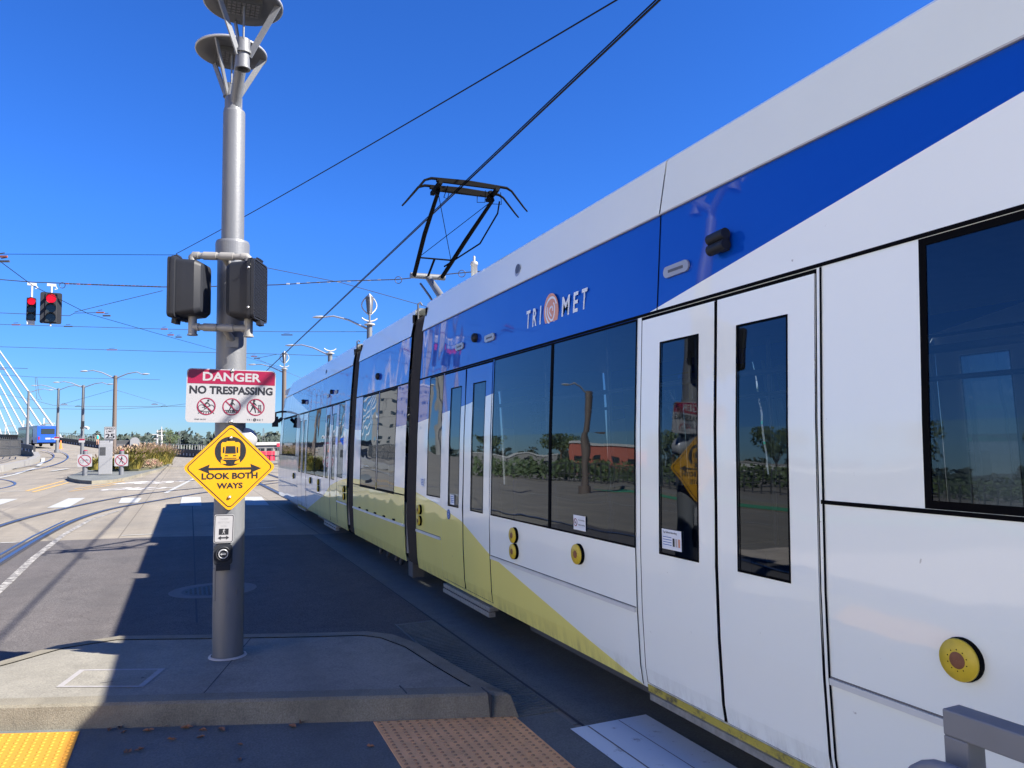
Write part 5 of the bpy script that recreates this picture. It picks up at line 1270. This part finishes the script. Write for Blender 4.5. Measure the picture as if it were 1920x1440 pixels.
# ------------------------------------------------------------------ bus
bc = at(89, 832, 106); bz = bc.z-.35; ang = math.radians(21)
o = thing('bus', 'blue and grey city bus seen from behind driving up the bridge ramp', 'bus', (bc.x, bc.y, bz), ang)
q = MB(); q.box(-1.27, 1.27, 0, 12, .35, 2.95); q.build('body', 'busgrey', o, (0, 0, 0), .12)
q = MB(); q.box(-1.29, 1.29, -.03, .05, .45, 2.9); q.box(-1.295, -1.27, 0, 2.6, .5, 2.75); q.box(1.27, 1.295, 0, 2.6, .5, 2.75); q.build('rear_panel', 'busblue', o, (0, 0, 0), .04)
q = MB(); q.box(-.85, .85, -.07, -.02, 1.7, 2.5); q.build('rear_window', 'darkglass', o, (0, 0, 0), .03)
for s_ in (-1, 1):
    q = MB(); q.box(s_*1.29-.02, s_*1.29+.02, 2.8, 11.7, 1.35, 2.45); q.build('side_windows', 'darkglass', o)
    for yy in (2.8, 9.2):
        q = MB(); q.lathe([(.0, -.14), (.48, -.14), (.5, 0), (.48, .14), (0, .14)], 20, 0, Matrix.Translation((s_*1.17, yy, .5)) @ Matrix.Rotation(math.pi/2, 4, 'Y')); q.build('wheel', 'black', o)
    q = MB(); q.box(s_*1.08-.1, s_*1.08+.1, -.08, -.02, .95, 1.35); q.build('tail_light', 'red', o)
q = MB(); q.box(-.3, .35, -.075, -.03, .95, 1.2); q.box(.45, .85, -.075, -.03, 1.0, 1.15); q.build('number_plate', 'signwhite', o)
q = MB(); q.box(-1.2, 1.2, -.12, .0, .35, .55); q.build('bumper', 'black', o)
q = MB(); q.box(-.5, -.1, 1, 2, 2.95, 3.1); q.build('roof_unit', 'black', o)
# mirror at front
# construction cone and person
c_ = at(114, 829, 108); q = MB(); q.lathe([(.3, 0), (.3, .06), (.2, .08), (.06, 1.2), (.0005, 1.2)], 14, 0, None, (c_.x, c_.y, hz(c_.x, c_.y))); tag(q.build('traffic_cone', 'cone', None, (c_.x, c_.y, hz(c_.x, c_.y))), 'orange traffic cone right of the bus beside the barrier', 'cone')
def person(c, label, m):
    o = thing('person', label, 'person', c); z0 = 0
    me = bpy.data.meshes.new('body')
    V = [(0, 0, .95), (0, 0, 1.2), (0, 0, 1.42), (0, 0, 1.52), (0, -.01, 1.62), (0, -.01, 1.72), (.1, 0, .9), (.11, .08, .5), (.12, .02, .08), (.12, -.12, .03), (-.1, 0, .9), (-.1, -.12, .5), (-.11, .1, .08), (-.11, -.04, .03), (.19, 0, 1.4), (.25, .05, 1.12), (.24, -.06, .9), (-.19, 0, 1.4), (-.26, -.04, 1.12), (-.24, -.16, .93)]
    E_ = [(0, 1), (1, 2), (2, 3), (3, 4), (4, 5), (0, 6), (6, 7), (7, 8), (8, 9), (0, 10), (10, 11), (11, 12), (12, 13), (2, 14), (14, 15), (15, 16), (2, 17), (17, 18), (18, 19)]
    rad = [.14, .13, .13, .06, .09, .07, .09, .065, .045, .03, .09, .065, .045, .03, .06, .045, .03, .06, .045, .03]
    me.from_pydata(V, E_, []); b_ = bpy.data.objects.new('body', me); COL.objects.link(b_); b_.parent = o
    md = b_.modifiers.new('skin', 'SKIN'); sd = me.skin_vertices[0].data if me.skin_vertices else None
    if sd is None:
        import bmesh; bm = bmesh.new(); bm.from_mesh(me); ly = bm.verts.layers.skin.verify(); bm.to_mesh(me); bm.free(); sd = me.skin_vertices[0].data
    for i, r_ in enumerate(rad): sd[i].radius = (r_, r_); sd[i].use_root = (i == 0)
    b_.modifiers.new('sub', 'SUBSURF').levels = 1; me.materials.append(M['skin'])
    q = MB(); q.lathe([(.16, .88), (.17, 1.1), (.19, 1.35), (.15, 1.45), (.08, 1.5)], 14, 0); q.build('shirt', m, o); q = MB(); q.lathe([(.095, 1.6), (.1, 1.68), (.08, 1.76), (.0005, 1.79)], 12, 0); q.build('hair', 'blackpl', o)
pc = at(183, 822, 119); person((pc.x, pc.y, at(183, 829, 119).z-.4), 'person in a teal shirt walking behind the bridge barrier', 'teal')

# ------------------------------------------------------------------ barriers and fences on the ramp
def barrier(label, pts, hgt, sp, name='barrier'):
    "pts: list of (Vector base)"; q = MB(); w = MB(); acc = 0
    o = thing(name, label, 'barrier', tuple(pts[0])); OF = tuple(pts[0])
    for a_, b_ in zip(pts[:-1], pts[1:]):
        d_ = (b_-a_); L_ = d_.length; d_.normalize(); n_ = Vector((-d_.y, d_.x, 0)).normalized()*.12
        if n_.y > 0: n_ = -n_
        up = Vector((0, 0, hgt)); P = [a_+n_-Vector((0, 0, .4)), b_+n_-Vector((0, 0, .4)), b_+n_+up, a_+n_+up, a_-n_-Vector((0, 0, .4)), b_-n_-Vector((0, 0, .4)), b_-n_+up, a_-n_+up]
        q.add(P, [(0, 1, 2, 3), (7, 6, 5, 4), (3, 2, 6, 7), (0, 3, 7, 4), (1, 5, 6, 2)])
        s_ = 0
        while s_ < L_:
            c_ = a_+d_*s_+n_*1.25; w.add([c_+d_*-.22+Vector((0, 0, hgt*.22)), c_+d_*.22+Vector((0, 0, hgt*.22)), c_+d_*.12+Vector((0, 0, hgt*.52)), c_+d_*-.12+Vector((0, 0, hgt*.52)), c_+d_*-.22+Vector((0, 0, hgt*.22))+n_*.4, c_+d_*.22+Vector((0, 0, hgt*.22))+n_*.4, c_+d_*.12+Vector((0, 0, hgt*.52))+n_*.4, c_+d_*-.12+Vector((0, 0, hgt*.52))+n_*.4], [(4, 5, 6, 7), (0, 1, 5, 4), (3, 7, 6, 2), (0, 4, 7, 3), (1, 2, 6, 5)]); s_ += sp
    q.build('wall', 'barrier', o, OF); w.build('scupper_light', 'roofwhite', o, OF)  # light showing through the scuppers, built as white trapezoids
barrier('long dark bridge barrier with a row of white marks behind the grasses and cabinets', [at(500, 872, 92), at(430, 864, 104), at(371, 858.5, 117), at(320, 855, 124), at(261, 851, 128), at(187, 842, 134), at(115, 833, 145), at(72, 828, 152), at(0, 825, 165), at(-60, 822, 178)], 1.25, 1.2)
barrier('short dark curved barrier end with white marks at the far left road bend', [at(64, 852, 80), at(52, 849, 82), at(38, 846, 84)], .9, 1.5)
# pale wall base along the left bend
q = MB(); P = [at(-40, 884, 52), at(0, 880, 55), at(30, 874, 60), at(55, 868, 65), at(70, 860, 72), at(66, 853, 78)]
for a_, b_ in zip(P[:-1], P[1:]): q.bar(a_-Vector((0, 0, .05)), b_-Vector((0, 0, .05)), .5, .75)
tag(q.build('low_wall', 'wallgrey', None, tuple(P[0])), 'low pale concrete wall following the road bend at far left', 'wall')
q = MB(); 
for a_, b_ in zip(P[:3], P[1:4]):
    for k_ in range(4): c_ = a_.lerp(b_, (k_+.5)/4)+Vector((.1, -.36, -.32)); q.box(c_.x-.25, c_.x+.25, c_.y-.03, c_.y+.03, c_.z-.1, c_.z+.1)
structure('kerb_marks', q, 'paint_sun_tone')
def rail_fence(label, P, h_, sp, name='fence', m='galv', rails=(1., .5, .08), pr=.035):
    o = thing(name, label, 'fence', tuple(P[0])); OF = tuple(P[0]); q = MB(); r_ = MB()
    for a_, b_ in zip(P[:-1], P[1:]):
        L_ = (b_-a_).length; n_ = max(1, int(L_/sp))
        for k_ in range(n_): c_ = a_.lerp(b_, k_/n_); q.bar(c_, c_+Vector((0, 0, h_)), pr*2, pr*2)
        for f_ in rails: r_.bar(a_+Vector((0, 0, h_*f_)), b_+Vector((0, 0, h_*f_)), .05, .06)
    q.build('posts', m, o, OF); r_.build('rails', m, o, OF)
rail_fence('grey railing of thin posts curving along the left road bend', [at(-60, 858, 58), at(0, 857, 62), at(20, 856, 68), at(38, 853, 74), at(38, 850, 79)], 1.5, .62, m='cabdark', pr=.03)
rail_fence('grey walkway railing behind the dark barrier near the bridge', [at(-40, 829, 185), at(60, 833, 160), at(115, 836, 150), at(187, 842, 139), at(210, 843, 138)], 2.6, 1.1, pr=.04)
rail_fence('pale railing with many posts behind the dark barrier right of the cabinets', [at(262, 850, 134), at(320, 855, 132), at(371, 857, 126), at(430, 864, 114), at(500, 870, 104)], 2.1, .9, m='roofwhite', pr=.035)

# ------------------------------------------------------------------ cable stayed bridge
o = thing('cable_stayed_bridge', 'white stay cables of the bridge fanning up to the left behind the bus', 'bridge', tuple(at(-150, 822, 250))); OF = tuple(at(-150, 822, 250))
st = [((122, 826, 150), (-170, 421)), ((84, 803.5, 165), (-170, 421)), ((64, 802, 180), (-170, 424)), ((46, 803, 195), (-168, 414)), ((37, 818, 210), (-165, 401)), ((20, 817, 226), (-160, 390)), ((4, 816, 240), (-155, 372)), ((-12, 815, 250), (-152, 350))]
for (b_, t_) in st:
    q = MB(); q.tube([at(*b_)-Vector((0, 0, .5)), at(t_[0], t_[1], 262)], .2, 8, 0); q.build('stay_cable', 'whitemetal', o, OF)
for dx_ in (.0, 26.0):
    q = MB(); t_ = at(-170, 380, 262); bb = Vector((t_.x-10+dx_*.6, t_.y+dx_, -2)); q.tube([bb, t_+Vector((dx_*.1, dx_*.2, 0))], [3.2, 1.2], 8); q.build('tower', 'wallgrey', o, OF)
q = MB(); a_ = at(40, 850, 178); b_ = at(-160, 830, 420); q.bar(a_, b_, 12, .8); q.build('deck', 'wallgrey', o, OF)
q = MB()
for (x_, y_, d_) in ((10, 812, 230), (44, 812, 200), (82, 812, 168)):
    p_ = at(x_, y_, d_); q.bar(p_-Vector((0, 0, 1)), p_+Vector((0, 0, 3.4)), .25, .25); r_ = at(x_+19, y_, d_); q.bar(p_+Vector((0, 0, 2.2)), r_+Vector((0, 0, 2.2)), .2, .25)
q.build('anchor_frames', 'whitemetal', o, OF)

# ------------------------------------------------------------------ far trees, hills, buildings
def blob_leaves(q, c, rx, rz, nb, s_, rs, mi=0):
    for _ in range(nb):
        v = Vector((rs.gauss(0, 1), rs.gauss(0, 1), rs.gauss(0, 1))).normalized()*(rs.random()**.4); p = Vector(c)+Vector((v.x*rx, v.y*rx, v.z*rz)); ss = s_*rs.uniform(.6, 1.5)
        a_ = Vector((rs.gauss(0, 1), rs.gauss(0, 1), rs.gauss(0, 1))).normalized(); b_ = a_.orthogonal().normalized()
        q.add([p-a_*ss, p+b_*ss*.7, p+a_*ss, p-b_*ss*.7], [(0, 1, 2, 3)], mi)
rs = random.Random(11); q = MB()
for i in range(330):
    az = rs.uniform(-75, 8) if i > 110 else rs.uniform(-7, 8); d_ = rs.uniform(330, 620); h_ = rs.uniform(5, 12)*(d_/450)
    x_, y_ = d_*math.sin(math.radians(az)), d_*math.cos(math.radians(az)); blob_leaves(q, (x_, y_, -2.5+h_*.55), h_*rs.uniform(.35, .6), h_*.55, 70, h_*.12, rs)
tag(q.build('far_wood', 'leaffar'), 'dark line of far trees along the horizon', 'trees', kind='stuff')
q = MB()
hill = [(-80, 16), (-62, 22), (-50, 14), (-35, 18), (-20, 12), (-8, 9), (-1, 10), (3, 14), (6, 26), (8, 30), (11, 22), (16, 14)]
vs = []
for az, h_ in hill:
    for d_, f_ in ((900, 0), (1300, .8), (1700, 1.0), (2600, .2)): a_ = math.radians(az); vs.append((d_*math.sin(a_), d_*math.cos(a_), -4+h_*f_*1.0))
for i in range(len(hill)-1):
    for j in range(3): k_ = i*4+j; q.add([vs[k_], vs[k_+4], vs[k_+5], vs[k_+1]], [(0, 1, 2, 3)], 0, True)
structure('hills', q, simple('hill_wooded', (.06, .085, .07), .9, 0, .5, .02))
def tree(name, label, c, h_, w_, m='leaf', seed=1, sparse=1.0, group=None, lean=0.0):
    rs = random.Random(seed); o = thing(name, label, 'tree', c, 0, group); tr = MB(); cr = MB(); T0 = Vector((0, 0, 0)); th = h_*.38
    tr.tube([T0, Vector((lean*.3, 0, th*.5)), Vector((lean, 0, th))], [h_*.03, h_*.022, h_*.017], 8)
    for k_ in range(9):
        a_ = k_*2.4; e_ = Vector((lean+math.cos(a_)*w_*rs.uniform(.25, .42), math.sin(a_)*w_*rs.uniform(.25, .42), h_*rs.uniform(.5, .92))); s_ = Vector((lean*.9, 0, th*rs.uniform(.7, 1)))
        md = s_.lerp(e_, .5)+Vector((0, 0, h_*.05)); tr.tube([s_, md, e_], [h_*.012, h_*.008, h_*.003], 6); blob_leaves(cr, e_, w_*.22, h_*.13, int(170*sparse), h_*.018, rs)
        blob_leaves(cr, md, w_*.14, h_*.09, int(60*sparse), h_*.018, rs)
    tr.build('trunk', 'trunk', o); cr.build('crown', m, o); return o
tree('young_tree', 'small sparse tree leaning right behind the pale railing', (at(318, 850, 138).x, at(318, 850, 138).y, .2), 4.9, 3.0, 'leaf', 4, .55)
for i, (az, d_, h_, lb) in enumerate(((-20, 95, 9, 'bushy roadside tree just beyond the left edge'), (-25, 70, 8, 'second bushy tree beyond the left edge'), (-34, 88, 10, 'tall bushy tree beyond the brick building'), (-41, 66, 8, 'rounded roadside tree far to the left'), (-50, 60, 9, 'spreading tree opposite the near tram door'), (-58, 48, 7, 'small tree opposite the tram doors'), (-68, 55, 10, 'tall tree opposite the near window'), (-78, 46, 8, 'dark tree to the far left side'))):
    a_ = math.radians(az); d_ *= 1.7; tree('tree', lb, (d_*math.sin(a_), d_*math.cos(a_), 0), h_, h_*.8, 'leaf', 20+i)
# equipment posts beyond the railing
for k_, (px_, py_, w_) in enumerate(((295, 806, 6), (303, 800, 5))):
    b_ = at(px_, 843, 150); t_ = at(px_, py_, 150); o = thing('mast', ('white tapering equipment mast left of its twin behind the railing', 'white equipment mast with crossarm beside the sparse tree')[k_], 'mast', (b_.x, b_.y, 0)); q = MB(); q.tube([(b_.x, b_.y, 0), t_], [.35, .08], 8); q.build('pole', 'roofwhite', o, (b_.x, b_.y, 0)); q = MB(); q.bar(t_-Vector((.9, 0, .9)), t_+Vector((.9, 0, -.9)), .12, .15); q.bar(t_-Vector((.6, 0, 1.8)), t_+Vector((.6, 0, -1.8)), .12, .15); q.build('crossarm', 'roofwhite', o, (b_.x, b_.y, 0))
for k_, px_ in enumerate((336, 494)):
    b_ = at(px_, 843, 300); t_ = at(px_, 808 if k_ == 0 else 803, 300); o = thing('lattice_mast', ('thin distant pylon between the pole and the sparse tree', 'thin distant pylon on the wooded hill right of the diamond sign')[k_], 'pylon', (b_.x, b_.y, 0)); q = MB()
    for s_ in (-1, 1): q.bar((b_.x+s_*.6, b_.y, 0), (t_.x+s_*.1, t_.y, t_.z), .12, .12)
    for z_ in range(1, 6): q.bar((b_.x-.5, b_.y, z_*1.4), (b_.x+.5, b_.y, z_*1.4+.7), .1, .1)
    q.build('frame', 'galv', o, (b_.x, b_.y, 0))
# red and white streetcar standing beyond the sign
a_ = at(462, 872, 66); b_ = at(535, 872, 66); o = thing('streetcar', 'white and red streetcar half hidden behind the diamond sign and tram front', 'streetcar', (a_.x, a_.y, 0)); OF = (a_.x, a_.y, 0)
zt_ = at(500, 829, 66).z; Lx = b_.x-a_.x+4
q = MB(); q.box(a_.x, a_.x+Lx, a_.y, a_.y+2.4, .35, zt_-.28); q.build('body', 'wallgrey', o, OF, .05)
q = MB(); q.box(a_.x-.2, a_.x+Lx, a_.y-.15, a_.y+2.5, zt_-.28, zt_); q.build('roof', 'roofwhite', o, OF, .03)
q = MB(); q.box(a_.x+2.55, a_.x+3.3, a_.y-.17, a_.y-.14, zt_-.42, zt_-.12); q.box(a_.x+1.2, a_.x+2.4, a_.y-.04, a_.y+.0, .35, 1.2); q.build('red_panel', 'trimred', o, OF)
for k_ in range(5):
    q = MB(); x_ = a_.x+.3+k_*.72; q.box(x_, x_+.5, a_.y-.03, a_.y, 1.25, zt_-.5); q.build('window', 'darkglass', o, OF)
q = MB(); 
for k_ in range(9): x_ = a_.x+.1+k_*.5; q.bar((x_, a_.y-.6, 0), (x_, a_.y-.6, 1.5), .05, .05)
q.bar((a_.x, a_.y-.6, 1.5), (a_.x+4.5, a_.y-.6, 1.5), .05, .05); tag(q.build('handrail', 'galv', None, (a_.x, a_.y-.6, 0)), 'grey platform railing in front of the red and white streetcar', 'railing')

# ------------------------------------------------------------------ what stands left of the frame (seen mirrored in the tram side)
def building(label, c, w_, d_, h_, m, roof, rz, nx, nz):
    o = thing('building', label, 'building', c, rz); q = MB(); q.box(-w_/2, w_/2, 0, d_, 0, h_); q.build('wall', m, o); q = MB(); q.box(-w_/2-.2, w_/2+.2, -.2, d_+.2, h_, h_+.4); q.build('roof', roof, o)
    for i in range(nx):
        for j in range(nz):
            x_ = -w_/2+(i+.5)*w_/nx; z_ = (j+.5)*h_/nz; q = MB(); q.box(x_-w_/nx*.22, x_+w_/nx*.22, -.05, .0, z_-.35, z_+.4); q.build('window', 'darkglass', o)
for (az, d_, w_, h_, m_, lb) in ((-29, 110, 13, 4.2, 'brick', 'low red brick building with flat roof beyond the left edge'), (-45, 190, 40, 2.6, 'roofwhite', 'long low pale warehouse beyond the left edge'), (-22, 230, 30, 3, 'wallgrey', 'grey low building near the river beyond the left edge'), (-62, 190, 30, 4, 'wallgrey', 'taller grey building opposite the near tram end'), (-13.5, 190, 14, 22, 'wallgrey', 'tall grey block just beyond the left edge')):
    a_ = math.radians(az); building(lb, (d_*math.sin(a_), d_*math.cos(a_), 0), w_, 10, h_, m_, 'roofwhite' if m_ != 'roofwhite' else 'wallgrey', -a_, 5, max(1, int(h_/3)))
o = lamppost('brown steel lamp post with a box, left of the frame opposite the tram windows', (-15.2, 36.3, 6.4), [((-15.2, 36.3, 6.2), (-13.2, 36.0, 6.6))], 'polebrown', .21, .16)
q = MB(); q.box(-16.2, -15.1, 36.0, 36.5, 3.3, 3.8); q.build('junction_box', 'polebrown', o, (-15.2, 36.3, 0)); 
q = MB(); rs = random.Random(5)
for i in range(150):
    az = math.radians(-17-60*i/150); dd = 66+rs.uniform(-3, 6); blob_leaves(q, (dd*math.sin(az), dd*math.cos(az), .9), 1.6, 0.7+.5*rs.random(), 70, .16, rs)
tag(q.build('hedge', 'leaf'), 'long dark overgrown hedge left of the frame', 'hedge', kind='stuff')
rail_fence('long dark fence beyond the left edge opposite the tram', [Vector((-60, 6, 0)), Vector((-38, 30, 0)), Vector((-30, 45, 0)), Vector((-25, 62, 0))], 1.4, .6, m='cabdark')
gl = MB(); gl.flat([(-20, -10), (-17.8, -10), (-17.8, 40), (-20, 40)], .012); structure('cycle_lane', gl, 'green_lane')
for x_ in (-14.5, -10.8): ribbon('lane_line', [(x_, -10), (x_, 34)], .14, 'paint_sun_tone')
ribbon('yellow_line', [(-17.4, -10), (-17.4, 40)], .12, 'yellow_line')
lw = MB(); lw.box(-24, -20.2, -14, 44, 0, .16); structure('pavement_far', lw, 'island')

# pale building added behind the camera to bounce sunlight onto the tram's shaded side
building('added long cream building behind the viewer, bouncing sunlight onto the tram side', (-14.0, -9.5, 0), 26, 8, 9, 'bouncewall', 'wallgrey', math.pi/2, 8, 3)
